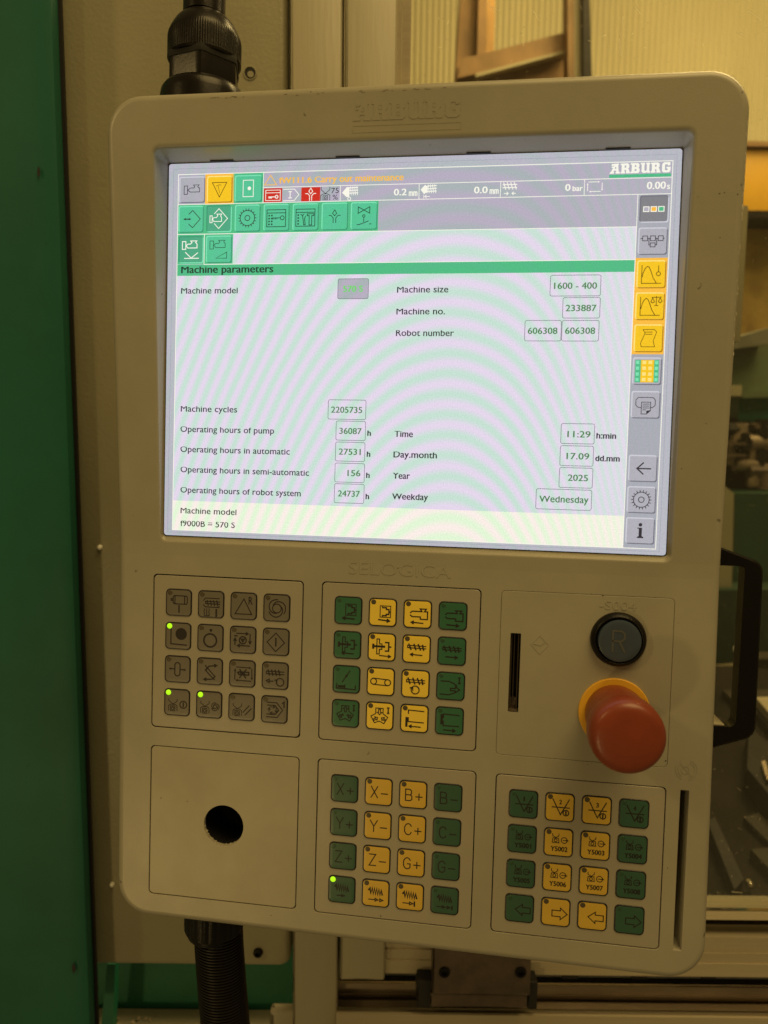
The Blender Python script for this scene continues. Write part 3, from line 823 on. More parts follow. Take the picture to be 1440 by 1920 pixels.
IC['A03'] = ('s', 0, 'W 0.6;C 2,4,32;' + swirl(2, 4, 33, 64), 'turning swirl')
IC['A31'] = ('s', 1, ROB + ';W 0.4;C 48,12,13;' + swirl(48, 12, 14, 30, 8), 'robot gripper and swirl')
LET = {  # letters of single even strokes, cell 0..10 wide, 0..14 high
    'X': [[(0, 0), (8, 14)], [(8, 0), (0, 14)]], 'Y': [[(0, 0), (4.4, 7.4), (4.4, 14)], [(8.8, 0), (4.4, 7.4)]],
    'Z': [[(0, 0), (8, 0), (0, 14), (8.4, 14)]], 'B': [[(0, 0), (0, 14), (5.5, 14), (7.8, 12.6), (7.8, 8.4), (5.8, 6.8), (7.2, 5.4), (7.2, 1.6), (5.2, 0), (0, 0)], [(0, 6.8), (5.8, 6.8)]],
    'C': [[(8.2, 3.2), (7, 1), (4.6, 0), (2, 1), (0.2, 4), (0.2, 10), (2, 13), (4.6, 14), (7, 13), (8.2, 10.8)]],
    'G': [[(8.2, 3.2), (7, 1), (4.6, 0), (2, 1), (0.2, 4), (0.2, 10), (2, 13), (4.6, 14), (7, 13.2), (8.2, 11.6), (8.2, 7.6), (4.8, 7.6)]],
    '+': [[(0, 8), (7.4, 8)], [(3.7, 4.3), (3.7, 11.7)]], '-': [[(0, 8), (7.4, 8)]]}


def make_key(pad, r, c, ox, oy):
    kind, lit, spec, desc = IC['%s%d%d' % (pad, r, c)]
    cx, cy = ox + 20 * c, oy + 20 * r
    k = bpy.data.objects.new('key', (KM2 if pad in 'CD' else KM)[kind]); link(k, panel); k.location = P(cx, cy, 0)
    k['label'] = '%s key with %s' % (CN[kind], desc)
    led = bpy.data.objects.new('led', LM['on' if lit else ('offg' if kind == 'g' else 'off')]); link(led, k)
    led.location = Vector((-5.35 / 1000, 0, 5.75 / 1000))
    if lit: led['label'] = 'glowing green indicator'
    fl = Flat(0.45); u = KH / 100
    parts_ = []
    for cmd in spec.split(';'):
        if cmd.startswith('G '):
            s = cmd[2:]
            for ch, x0 in ((s[0], -4.3), (s[1], 1.6)):
                sc = 0.47 if ch not in '+-' else 0.5
                for ln in LET[ch]: fl.stroke([(cx + x0 + a * sc, cy - 3.6 + 0.6 + b * (0.47 if ch not in '+-' else 0.5)) for a, b in ln], 0.62, M['ink'])
        else: parts_.append(cmd)
    icon(fl, cx, cy, u, ';'.join(parts_), M['ink'])
    s = fl.build('symbol', None)
    s.data.transform(Matrix.Translation(-P(cx, cy, 0)))
    s.parent = k
    return k


for pad, ox, oy in (('A', 0, 0), ('B', 102.44, -0.73), ('C', 103.14, 103.49), ('D', 205.43, 103.34)):
    for r in range(4):
        for c in range(4): make_key(pad, r, c, ox, oy)

# ------------------------------------------------------------------ display
E_ = dict(
    border=emit('screen_border_grey', lin(184, 184, 194), 1.0, 0.3),
    head=emit('screen_header_grey', lin(180, 176, 190), 1.0, 0.55),
    page=emit('screen_page_white', lin(223, 220, 229), 1.0, 1.0),
    info=emit('screen_info_cream', lin(246, 242, 226), 1.0, 0.75),
    side=emit('screen_side_grey', lin(168, 170, 180), 1.0, 0.15),
    line=emit('screen_white_line', lin(248, 246, 232), 1.0),
    green=emit('screen_green', lin(84, 196, 150), 1.0, 0.22), greenhi=emit('screen_green_edge', lin(124, 226, 180), 1.0, bevel=1), greenlo=emit('screen_green_shade', lin(52, 150, 112), 1.0, bevel=1),
    greend=emit('screen_green_pressed', lin(74, 168, 130), 1.0, 0.22), bar=emit('screen_green_bar', lin(78, 186, 134), 1.0, 0.3),
    yel=emit('screen_yellow', lin(245, 196, 34), 1.0, bevel=1), yelhi=emit('screen_yellow_edge', lin(254, 226, 130), 1.0, bevel=1), yello=emit('screen_yellow_shade', lin(176, 122, 14), 1.0, bevel=1),
    amber=emit('screen_amber', lin(250, 188, 66), 1.0, bevel=1),
    grey=emit('screen_grey_button', lin(176, 174, 184), 1.0, 0.15), greyhi=emit('screen_grey_edge', lin(206, 206, 216), 1.0), greylo=emit('screen_grey_shade', lin(112, 112, 124), 1.0),
    greyd=emit('screen_grey_pressed', lin(128, 128, 134), 1.0, bevel=1),
    red=emit('screen_red', lin(205, 44, 34), 1.0, bevel=1), txt=emit('screen_dark_text', lin(44, 42, 52), 1.0), val=emit('screen_green_text', lin(66, 126, 74), 1.0),
    orange=emit('screen_orange_text', lin(246, 190, 74), 1.0), brown=emit('screen_brown_line', lin(74, 52, 14), 1.0), lime=emit('screen_lime_text', lin(110, 214, 106), 1.0),
    edge=emit('screen_field_edge', lin(82, 82, 92), 1.0), dgreen=emit('screen_dark_green_line', lin(26, 62, 52), 1.0), faint=emit('screen_faint_line', lin(140, 146, 160), 1.0),
)
bm = bmesh.new()
g1 = rounded([(x + (0.5 if x < 100 else -0.5), y + (0.5 if y < -100 else -0.5)) for x, y in SCR], 1.6, 4)
rs = rs = loft(bm, [[P(x, y, -3) for x, y in g1], [P(x, y, -0.12) for x, y in g1]], mats=[1])
bm.faces.new(rs[-1]).material_index = 0
fb = bm.faces.new([bm.verts.new(P(x, y, -5.5)) for x, y in rounded([(q[0] + (-6 if q[0] < 100 else 6), q[1] + (-6 if q[1] < -100 else 6)) for q in SCR], 1.0, 2)]); fb.material_index = 1
display = bm_obj('display', bm, [E_['border'], M['dark']], panel)
display['label'] = 'lit touch display showing the machine parameters page'
# dark gap round the glass
bm = bmesh.new(); g2 = rounded([(x + (-0.8 if x < 100 else 0.8), y + (-0.8 if y < -100 else 0.8)) for x, y in SCR], 1.6, 4)
loft(bm, [[P(x, y, -1.6) for x, y in g1], [P(x, y, -1.6) for x, y in g2]])
bm_obj('glass_seal', bm, M['gap'], display)
for xa, xb in ((14.6, 28.6), (88.2, 102.0), (161.3, 174.6), (235.4, 248.4)):
    bm = bmesh.new()
    pts = [(xa, -256.5), (xa + 1.2, -258.3), (xb - 1.2, -258.3), (xb, -256.5)]
    loft(bm, [[P(x, y, 0.05) for x, y in pts], [P(x, y + (0.2 if y > -257 else 0.0), 1.9) for x, y in pts]], cap_last=True, cap_first=True)
    bm_obj('retaining_clip', bm, M['dark'], display)


def fl_obj(name, fn, label=None, z=0.0):
    f = Flat(z); fn(f); return f.build(name, display, label)


def page_bg(f):
    f.poly(rect(-4.9, -249.6, 270.4, -215.6), E_['head'], 0.0)
    f.poly(rect(-4.9, -215.6, 253.4, -60.6), E_['page'], 0.0)
    f.poly(rect(-4.9, -60.6, 253.4, -43.4), E_['info'], 0.0)
    f.poly(rect(253.4, -233.2, 270.4, -43.4), E_['side'], 0.004)
    f.poly(rect(253.6, -199.2, 270.2, -148.0), E_['amber'], 0.012)
    f.poly(rect(-4.9, -198.4, 253.2, -191.9), E_['bar'], 0.012)


fl_obj('page_background', page_bg)


def frames(f):
    L = E_['line']
    f.stroke(rect(-4.9, -250.0, 270.6, -43.2), 0.42, L, True)
    f.stroke([(46.2, -241.4), (270.4, -241.4)], 0.36, L)
    f.stroke([(-4.7, -232.8), (270.4, -232.8)], 0.36, L)
    f.stroke([(46.2, -249.8), (46.2, -233)], 0.36, L)
    for x in (91.2, 135.8, 180.6, 225.3): f.stroke([(x, -241.4), (x, -233)], 0.34, L)
    f.stroke([(-4.7, -215.7), (253.3, -215.7)], 0.36, L)
    f.stroke([(253.4, -232.8), (253.4, -43.3)], 0.36, L)
    f.stroke([(11.6, -215.6), (11.6, -198.3), (253.2, -198.3)], 0.36, L)
    f.stroke(rect(-7.8, -253.2, 272.6, -41.8), 0.16, E_['faint'], True)
    f.poly(rect(238.0, -243.4, 269.9, -241.7), E_['bar'])


fl_obj('frame_lines', frames, z=0.05)


def wm(f):
    for pts, ho in wordmark(238.6, -249.3, 31.2, 5.3): f.poly(pts, E_['head'] if ho else E_['line'], 0.10 if ho else 0.08)


fl_obj('wordmark', wm)


def btn(x0, y0, x1, y1, kind, spec='', mat=None, w=0.38, halo=None, label=None, u=None, cx=None, cy=None):
    base = {'g': ('green', 'greenhi', 'greenlo'), 'G': ('greend', 'greenlo', 'greenhi'), 'y': ('yel', 'yelhi', 'yello'), 's': ('grey', 'greyhi', 'greylo'), 'S': ('greyd', 'greylo', 'greyhi')}[kind]
    f = Flat(0.12)
    if halo: f.poly(rect(x0 - 1.2, y0 - 1.2, x1 + 1.2, y1 + 1.2), E_[halo], 0.03)
    f.poly(rect(x0 + 0.5, y0 + 0.5, x1 + 0.25, y1 + 0.25, 1.0, 3), E_[base[2]], 0.10)
    f.poly(rect(x0 - 0.1, y0 - 0.1, x1 - 0.35, y1 - 0.35, 1.0, 3), E_[base[1]], 0.112)
    f.poly(rect(x0 + 0.55, y0 + 0.55, x1 - 0.4, y1 - 0.4, 0.8, 3), E_[base[0]], 0.124)
    f.z = 0.135
    mats = {k: v for k, v in E_.items()}
    icon(f, cx if cx is not None else (x0 + x1) / 2, cy if cy is not None else (y0 + y1) / 2, (u or (x1 - x0) / 200), spec, mat or E_['txt'], w, mats)
    return f.build('screen_button', display, label)


MACH = 'P -62,-28 -36,-28 -36,34 -62,34;L -34,4 -14,-12 4,-12 14,-12 22,-22 10,-34 56,-34 44,-22 52,-12 60,-12 60,18 -14,18 -34,4'
MACHs = 'P -72,-22 -54,-22 -54,30 -72,30;L -52,2 -40,-8 -20,-8 -8,-22 -16,-34 22,-34 14,-20 22,-8 22,22 -40,22 -52,2'
GEAR = 'C 0,0,58;C 0,0,20;' + ';'.join('L %.0f,%.0f %.0f,%.0f' % (58 * math.cos(a * PI / 9), 58 * math.sin(a * PI / 9), 70 * math.cos(a * PI / 9), 70 * math.sin(a * PI / 9)) for a in range(18))
KEYI = 'C 48,4,15;L 32,4 -34,4;L -30,4 -30,14;L -18,4 -18,14;L -6,4 -6,14;L 6,4 6,12'
CARDI = 'P -74,-58 74,-58 74,70 -74,70;L -74,-34 74,-34;' + ';'.join('F %d,%d %d,%d %d,%d %d,%d' % (x, y, x + 12, y, x + 12, y + 12, x, y + 12) for x in (-62,) for y in (-20, 2, 24, 46))
DROP = 'P 0,-48 -16,-22 0,-4 16,-22;L -44,-6 -26,-6 -10,14 -10,48;L 44,-6 26,-6 10,14 10,48'
top = -248.6
btn(-4.2, top, 11.2, -233.9, 's', MACH, label='grey screen button with machine outline')
btn(12.6, top, 27.6, -233.7, 'y', 'P -58,-50 58,-50 0,60;W 0.25;L 0,30 -10,-26;C 0,10,42,-130,-70', E_['brown'], halo='amber', label='yellow screen button with triangle gauge')
btn(29.3, top, 45.3, -233.7, 'g', 'P -38,-58 38,-58 38,58 -38,58;D 8,0,13', E_['line'], halo='bar', label='green screen button with white door')
f0 = Flat(0.02); f0.poly(rect(-4.7, -232.6, 113.2, -215.9), E_['bar'], 0.03); f0.build('toolbar_strip', display)
f0 = Flat(0.02); f0.poly(rect(-4.7, -215.5, 28.8, -198.6), E_['bar'], 0.03); f0.build('toolbar_strip', display)
rows = [(-4.3, 'g', 'L -18,-38 14,-66 76,0 14,66 -18,38;W 0.6;B -40,0 -4,0;B -20,0 -56,0', 'txt', 'diamond with double arrow'),
        (12.6, 'G', 'L -36,-38 0,-76 70,0 0,76 -36,38;' + MACHs, 'line', 'machine in white diamond'),
        (29.7, 'g', GEAR, 'txt', 'gear wheel'),
        (46.8, 'g', CARDI + ';' + KEYI + ';' + ';'.join('F %d,%d %d,%d %d,%d %d,%d' % (x, y, x + 12, y, x + 12, y + 12, x, y + 12) for x in (-40,) for y in (-20, 2, 24, 46)), 'dgreen', 'key card'),
        (63.9, 'g', CARDI + ';W 0.45;L -36,-20 -22,-8 -12,-22;L -22,-8 -18,16 -12,60 0,60 -6,12 2,-4;P 14,-22 66,-22 66,-8 50,-8 50,62 30,62 30,-8 14,-8', 'dgreen', 'wrench and hammer'),
        (80.8, 'g', DROP, 'dgreen', 'drop over nozzle'),
        (97.6, 'g', 'P -44,-66 -44,-18 44,-66 44,-18;C 0,2,9;L 0,12 0,44;L -52,66 -34,66 36,40;L 44,62 58,62', 'dgreen', 'valve and switch')]
for x, kd, sp, mt, d in rows: btn(x, -231.9, x + 14.9, -216.9, kd, sp, E_[mt], w=0.42, label='green screen button with ' + d)
MSM = 'P -70,-62 -42,-62 -42,-2 -70,-2;L -40,-30 -24,-42 -4,-42 8,-54 -2,-66 48,-66 38,-54 50,-42 50,-12 -24,-12 -40,-30'
btn(-4.0, -214.6, 10.9, -199.3, 'G', MSM + ';W 0.5;L -44,22 4,66 56,26;L -52,68 64,68', E_['line'], 0.5, label='pressed green screen button with white machine')
btn(12.7, -214.6, 28.0, -199.3, 'g', MSM + ';P -22,68 64,68 64,22', E_['dgreen'], 0.34, label='green screen button with machine and ramp')
# status row
f = Flat(0.12); f.poly(rect(46.6, -240.9, 57.4, -233.1), E_['red'], 0.10)
icon(f, 52, -237, 0.05, 'P -86,-56 86,-56 86,60 -86,60;L -86,-26 86,-26;W 0.5;C 44,20,16;L 28,20 -50,20;L -44,20 -44,34;L -30,20 -30,34;L -16,20 -16,34', E_['line'], 0.34)
f.build('status_icon', display, 'red status symbol with key')
f = Flat(0.12); icon(f, 62.6, -237, 0.05, 'L -90,-62 40,-62 92,0 40,66 -90,66;W 0.5;L -10,-34 -10,36;L -26,-34 6,-34;L -26,36 6,36', E_['line'], 0.4)
f.build('status_icon', display, 'white status symbol with roman one')
f = Flat(0.12); f.poly(rect(68.6, -240.9, 79.6, -233.1), E_['red'], 0.10)
icon(f, 74.1, -237, 0.062, 'P 0,-56 -18,-26 0,-4 18,-26;L -48,-6 -28,-6 -10,14 -10,56;L 48,-6 28,-6 10,14 10,56', E_['line'], 0.4)
f.build('status_icon', display, 'red status symbol with drop')
f = Flat(0.12); icon(f, 82.6, -237, 0.05, 'L -50,-78 -50,-46 0,-4;L 50,-78 50,-46 0,-4;L -52,70 -52,16 -20,0 20,0 52,16 52,70;P -26,20 26,20 26,66 -26,66;C 0,44,12', E_['txt'], 0.34)
f.text('75', 86.0, -238.7, 4.3, 2.9, E_['txt']); f.text('%', 86.8, -235.0, 3.0, 2.7, E_['txt'])
f.build('status_icon', display, 'robot symbol with 75 %')


def hatch(f, x, y, kind):
    L = E_['line']
    if kind == 0:
        f.poly([(x, y), (x + 2.6, y - 3.0), (x + 4.2, y - 3.0), (x + 4.2, y + 2.4), (x + 2.6, y + 2.4)], L)
        for k in range(3): f.stroke([(x + 4, y - 2.6 + k * 1.5), (x + 9.0, y - 2.8 + k * 1.5)], 0.5, L)
        for k in range(4): f.stroke([(x + 4.8 + k * 1.2, y - 3.2), (x + 5.3 + k * 1.2, y + 1.4)], 0.36, L)
        f.stroke(circle(x + 4.2, y + 3.4, 0.9, 10), 0.35, L, True)
    elif kind == 1:
        f.stroke([(x + 2.0, y - 2.8), (x, y - 0.6), (x + 1.6, y + 1.4)], 0.8, L); f.poly([(x, y - 0.6), (x + 2, y - 2.6), (x + 3.4, y - 2.6), (x + 3.4, y + 1.2), (x + 1.6, y + 1.2)], L)
        for k in range(3): f.stroke([(x + 3, y - 2.5 + k * 1.5), (x + 8.2, y - 2.7 + k * 1.5)], 0.5, L)
        for k in range(4): f.stroke([(x + 3.6 + k * 1.2, y - 3.2), (x + 4.3 + k * 1.2, y + 1.3)], 0.36, L)
        f.stroke([(x + 4.6, y + 3.2), (x + 1.8, y + 3.2)], 0.35, L); f.stroke([(x + 2.8, y + 2.4), (x + 1.8, y + 3.2), (x + 2.8, y + 4.0)], 0.3, L); f.stroke([(x + 1.3, y + 2.3), (x + 1.3, y + 4.1)], 0.3, L)
    elif kind == 2:
        for k in range(2): f.stroke([(x, y - 2.2 + k * 1.6), (x + 7.6, y - 2.2 + k * 1.6)], 0.5, L)
        for k in range(4): f.stroke([(x + 0.4 + k * 1.9, y - 3.3), (x + 1.6 + k * 1.9, y + 0.4)], 0.45, L)
        f.stroke([(x + 0.8, y + 2.6), (x + 3.0, y + 2.6)], 0.4, L); f.stroke([(x + 2.2, y + 1.8), (x + 3.1, y + 2.6), (x + 2.2, y + 3.4)], 0.35, L)
        f.stroke([(x + 7, y + 2.6), (x + 5.0, y + 2.6)], 0.4, L); f.stroke([(x + 5.9, y + 1.8), (x + 5, y + 2.6), (x + 5.9, y + 3.4)], 0.35, L)
    else:
        icon(f, x + 4, y, 0.05, 'B -66,-50 46,-50;B 76,-36 76,40;B 60,52 -54,52;B -76,44 -76,-34', L, 0.34)


for x, kd in ((92.2, 0), (137.2, 1), (181.8, 2), (226.8, 3)):
    f = Flat(0.12); hatch(f, x, -237.4, kd); f.build('status_icon', display)
TX = [('fW111.6 Carry out maintenance', 55.6, -245.1, 71.2, 3.3, 'orange', .12),
      ('0.2', 121.8, -237.0, 7.0, 3.5, 'line', .1), ('mm', 130.2, -236.3, 4.6, 3.2, 'line', .07), ('0.0', 166.3, -237.1, 7.2, 3.5, 'line', .1), ('mm', 174.8, -236.4, 4.7, 3.2, 'line', .07),
      ('0', 215.3, -237.3, 2.6, 3.5, 'line', .1), ('bar', 219.2, -236.6, 5.2, 2.5, 'line', .07), ('0.00', 257.9, -237.3, 9.5, 3.7, 'line', .1), ('s', 268.2, -236.6, 1.4, 2.8, 'line', .07),
      ('Machine parameters', -2.1, -195.3, 55.2, 3.7, 'dgreen', .16),
      ('Machine model', -2.0, -182.6, 34.2, 3.2, 'txt', .04), ('Machine size', 125.2, -182.5, 28.6, 3.2, 'txt', .04), ('Machine no.', 125.2, -170.4, 27.2, 3.2, 'txt', .04), ('Robot number', 125.3, -158.4, 32.4, 3.2, 'txt', .04),
      ('Machine cycles', -0.9, -114.0, 34.3, 3.2, 'txt', .03), ('Operating hours of pump', -0.9, -102.1, 56.8, 3.2, 'txt', .03), ('Operating hours in automatic', -0.7, -90.3, 66.2, 3.2, 'txt', .03),
      ('Operating hours in semi-automatic', -0.4, -78.4, 77.6, 3.2, 'txt', .03), ('Operating hours of robot system', -0.2, -66.4, 72.8, 3.2, 'txt', .03),
      ('Time', 126.2, -101.9, 10.3, 3.3, 'txt', .08), ('Day.month', 126.0, -90.3, 24.4, 3.3, 'txt', .08), ('Year', 126.0, -78.3, 9.6, 3.3, 'txt', .08), ('Weekday', 125.9, -66.6, 20.3, 3.3, 'txt', .08),
      ('Machine model', 0.1, -54.2, 34.2, 3.2, 'txt', .03), ('f9000B = 570 S', 0.1, -46.6, 33.4, 3.2, 'txt', .03),
      ('h', 110.7, -102.6, 1.8, 3.0, 'txt', .12), ('h', 110.7, -90.7, 1.8, 3.0, 'txt', .12), ('h', 110.7, -78.7, 1.8, 3.0, 'txt', .12), ('h', 110.7, -66.6, 1.8, 3.0, 'txt', .12),
      ('h:min', 237.1, -103.2, 10.2, 3.0, 'txt', .12), ('dd.mm', 237.0, -90.9, 12.7, 3.0, 'txt', .12),
      ('1600 - 400', 211.4, -184.7, 22.6, 3.4, 'val', .06), ('233887', 218.0, -172.7, 16.2, 3.4, 'val', .06), ('606308', 198.2, -160.4, 15.8, 3.4, 'val', .06), ('606308', 218.2, -160.5, 15.8, 3.4, 'val', .06),
      ('2205735', 89.3, -115.6, 17.9, 3.4, 'val', .06), ('36087', 94.4, -103.6, 12.8, 3.4, 'val', .06), ('27531', 94.4, -91.8, 12.6, 3.4, 'val', .06), ('156', 99.8, -79.7, 7.4, 3.4, 'val', .06), ('24737', 94.6, -67.9, 12.6, 3.4, 'val', .06),
      ('11:29', 221.6, -104.4, 12.2, 3.4, 'val', .06), ('17.09', 221.6, -92.4, 12.0, 3.4, 'val', .06), ('2025', 222.8, -80.6, 10.6, 3.4, 'val', .06), ('Wednesday', 207.8, -68.5, 26.4, 3.4, 'val', .06),
      ('570 S', 94.4, -183.8, 11.2, 3.4, 'lime', .12)]
for s, x, y, w, h, mt, bo in TX:
    if mt == 'txt' and len(s) > 1: y -= 0.6
    f = Flat(0.14); f.text(s, x, y, w, h, E_[mt], bold=bo + 0.035, tall=True); f.build('screen_text', display)
f = Flat(0.12); f.stroke([(50.4, -248.2), (54.0, -242.8), (46.9, -242.8)], 0.45, E_['orange'], True)
f.k = 3; f.build('status_icon', display, 'orange warning triangle')
for x0, y0, x1, y1, fill in ((91.3, -189.4, 108.8, -178.2, 1), (209.3, -190.4, 236.0, -179.2, 0), (216.4, -178.3, 236.1, -167.3, 0), (196.5, -166.0, 216.0, -154.9, 0), (216.4, -166.0, 236.0, -154.9, 0),
                             (87.5, -121.2, 109.3, -110.2, 0), (92.4, -109.2, 109.4, -98.3, 0), (92.4, -97.2, 109.4, -86.4, 0), (92.4, -85.2, 109.5, -74.4, 0), (92.4, -73.4, 109.6, -62.5, 0),
                             (218.1, -110.1, 235.9, -99.2, 0), (218.1, -98.0, 235.8, -87.1, 0), (218.1, -86.0, 235.9, -75.1, 0), (206.0, -74.0, 235.8, -62.9, 0)):
    f = Flat(0.08)
    if fill: f.poly(rect(x0, y0, x1, y1, 0.8, 3), E_['head'], 0.07)
    f.stroke(rect(x0, y0, x1, y1, 0.9, 3), 0.26, E_['edge'], True); f.build('value_field', display, 'highlighted grey field' if fill else None)
# side bar buttons
SX0, SX1 = 254.6, 269.4
btn(SX0, -232.0, SX1, -218.0, 'S', 'F -76,-18 -32,-18 -32,22 -76,22;F -24,-18 20,-18 20,22 -24,22;F 28,-18 72,-18 72,22 28,22;K head;F -70,-12 -38,-12 -38,16 -70,16;K amber;F -18,-12 14,-12 14,16 -18,16;K bar;F 34,-12 66,-12 66,16 34,16', E_['line'], label='pressed grey screen button with three coloured squares')
btn(SX0, -215.1, SX1, -201.0, 's', 'P -70,-36 -36,-36 -36,-2 -70,-2;P -16,-36 18,-36 18,-2 -16,-2;P 38,-36 72,-36 72,-2 38,-2;P -16,14 18,14 18,42 -16,42;L -84,-18 -70,-18;L -36,-18 -16,-18;L 18,-18 38,-18;L 72,-18 80,-18;L -26,-18 -26,28 -16,28;L 28,-18 28,28 18,28', label='grey screen button with linked boxes')
CURVE = 'L -66,-64 -66,66 70,66;L -62,20 -56,-10 -44,-40 -28,-56 -16,-50 -2,-20 14,26 36,62'
btn(SX0, -197.8, SX1, -183.3, 'y', CURVE + ';L 50,-60 50,-16;C 50,-2,14', E_['brown'], 0.38, label='yellow screen button with curve and pendulum')
btn(SX0, -180.8, SX1, -166.4, 'y', CURVE + ';L 12,-62 78,-64;L 44,-70 44,-6;L 32,-4 56,-4;P 6,-30 18,-58 32,-30 18,-22;P 58,-32 70,-60 84,-32 70,-24', E_['brown'], 0.38, label='yellow screen button with curve and scales')
btn(SX0, -163.8, SX1, -149.3, 'y', 'P -40,-62 40,-62 56,-44 34,20 46,62 -48,62 -54,36 -24,-36;L -22,-44 26,-44;L -20,-28 26,-28', E_['brown'], 0.32, label='yellow screen button with paper sheet')
pad_spec = 'K bar;F -84,-80 -44,-80 -44,82 -84,82;F 48,-80 82,-80 82,82 48,82;K yel;F -44,-80 48,-80 48,82 -44,82;K greenhi;' + \
    ';'.join('F %d,%d %d,%d %d,%d %d,%d' % (x, y, x + 22, y, x + 22, y + 24, x, y + 24) for x in (-78, 54) for y in (-74, -32, 10, 50)) + ';K yelhi;' + \
    ';'.join('F %d,%d %d,%d %d,%d %d,%d' % (x, y, x + 26, y, x + 26, y + 24, x, y + 24) for x in (-34, 8) for y in (-74, -32, 10, 50))
btn(SX0, -146.2, SX1, -131.8, 's', pad_spec, label='grey screen button with coloured keypad')
btn(SX0, -128.2, SX1, -113.8, 's', 'L -30,22 -52,20 -68,4 -68,-34 -52,-52 52,-52 68,-34 68,4 52,20 34,22;P -28,-18 36,-18 36,44 8,68 -28,68;F 36,40 8,68 8,44;L -18,-4 26,-4;L -18,10 26,10;L -18,24 26,24;L -18,38 4,38', w=0.36, label='grey screen button with printer')
btn(SX0, -93.8, SX1, -79.6, 's', 'W 0.7;L 56,2 -38,2;L 4,-40 -40,2 4,42', w=0.7, label='grey screen button with back arrow')
btn(SX0, -76.8, SX1, -62.6, 's', GEAR.replace('C 0,0,58', 'C 0,0,56'), w=0.42, label='grey screen button with gear')
btn(SX0, -59.9, SX1, -45.8, 's', 'D 2,-44,13;F -20,-22 14,-22 14,40 26,46 26,54 -20,54 -20,46 -8,40 -8,-14 -20,-16', label='grey screen button with letter i')

# ------------------------------------------------------------------ reset button, emergency stop


def lathe_panel(name, cx, cy, prof, mats, parent, seg=64, midx=None, skew=(0, 0), label=None):
    """profile [(radius, z out)] around an axis square to the panel"""
    bm = bmesh.new(); rings_ = []
    for r_, z in prof: rings_.append([P(cx + skew[0] * z + r_ * math.cos(2 * PI * i / seg), cy + skew[1] * z + r_ * math.sin(2 * PI * i / seg), z) for i in range(seg)])
    loft(bm, rings_, cap_last=True, mats=midx)
    o = bm_obj(name, bm, mats, parent, angle=40)
    if label: o['label'] = label
    return o


ring = lathe_panel('reset_button', 253.0, 7.1, [(14.9, -0.2), (15.0, 0.8), (14.6, 2.4), (13.7, 3.8), (12.9, 4.3), (12.3, 4.0), (12.0, 2.0), (11.9, 0.5)], M['blackp'], panel, label='black ringed reset button')
cap = lathe_panel('button_cap', 253.2, 7.3, [(11.5, 0.4), (11.5, 4.3), (11.2, 4.9), (10.6, 5.1), (9.0, 5.15)], M['slate'], ring, label='slate blue cap')
f = Flat(5.3)
for ln in ([(0, 14), (0, 0), (5.4, 0), (7.4, 1.6), (7.4, 5.2), (5.4, 6.9), (0, 6.9)], [(4.0, 6.9), (7.6, 14)]):
    f.stroke([(249.4 + a * 0.83, 1.7 + b * 0.80) for a, b in ln], 1.05, M['slatel'])
f.build('engraved_letter', ring)
EC = (252.6, 47.9)
stop = lathe_panel('emergency_stop', EC[0], EC[1], [(19.3, -0.1), (19.3, 1.2), (18.9, 1.6), (14.0, 1.7)], M['yring'], panel, label='yellow collar of the emergency stop')
prof = [(13.0, 1.5), (15.9, 1.9), (16.3, 4.5), (16.6, 11.0), (16.9, 17.0), (16.9, 22.0), (17.0, 24.6), (17.3, 25.4), (17.8, 26.2), (18.5, 28.0), (18.9, 31.0), (19.0, 35.0), (18.85, 38.0), (18.4, 40.2),
        (17.4, 42.0), (16.0, 43.2), (14.0, 43.9), (10.0, 44.3), (5.0, 44.5), (1.0, 44.55)]
lathe_panel('mushroom_cap', EC[0], EC[1], prof, M['red'], stop, seg=72, label='red mushroom head, pulled out')

# ------------------------------------------------------------------ grab handle on the right side
oo = rounded([(303, -46.5), (331, -36.8), (331.2, 60.0), (303, 70.5)], [0.5, 8.0, 8.0, 0.5], 8)
ii = rounded([(303, -34.6), (321.2, -34.6), (320.4, 55.4), (303, 55.4)], [0.5, 1.5, 4.0, 0.5], 8)
bm = bmesh.new()


def chamf(pts, d, sgn):
    c = Vector((303, 12)); return [(x + (0 if x < 304 else (-d if sgn > 0 else d)), y + (d if y < 12 else -d) * sgn) for x, y in pts]


za, zb = -13.0, -23.0
loopsH = [[P(x, y, za) for x, y in ii], [P(x, y, za) for x, y in chamf(oo, 1.0, 1)], [P(x, y, za - 1.2) for x, y in oo], [P(x, y, zb) for x, y in oo], [P(x, y, zb) for x, y in ii], [P(x, y, za) for x, y in ii]]
loft(bm, loopsH)
bmesh.ops.remove_doubles(bm, verts=bm.verts, dist=1e-6)
hnd = bm_obj('grab_handle', bm, M['blackp'], panel, angle=40)
bm = bmesh.new(); box(bm, 303.5, 54.7, -36.0, 315.0, 55.3, -14.5); bm_obj('pale_pad', bm, M['alu'], hnd)  # pale strip along the inner bottom face of the handle
hnd['label'] = 'black grab handle on the right edge'

# ------------------------------------------------------------------ cable gland on top, hose below (in the panel's frame, but things of their own)


def root_at(name, x, y, z, label, cat):
    o = bpy.data.objects.new(name, None); COL.objects.link(o); o.empty_display_size = 0.02
    o.matrix_world = panel.matrix_world @ Matrix.Translation(P(x, y, z)); tag(o, label, cat)
    return o


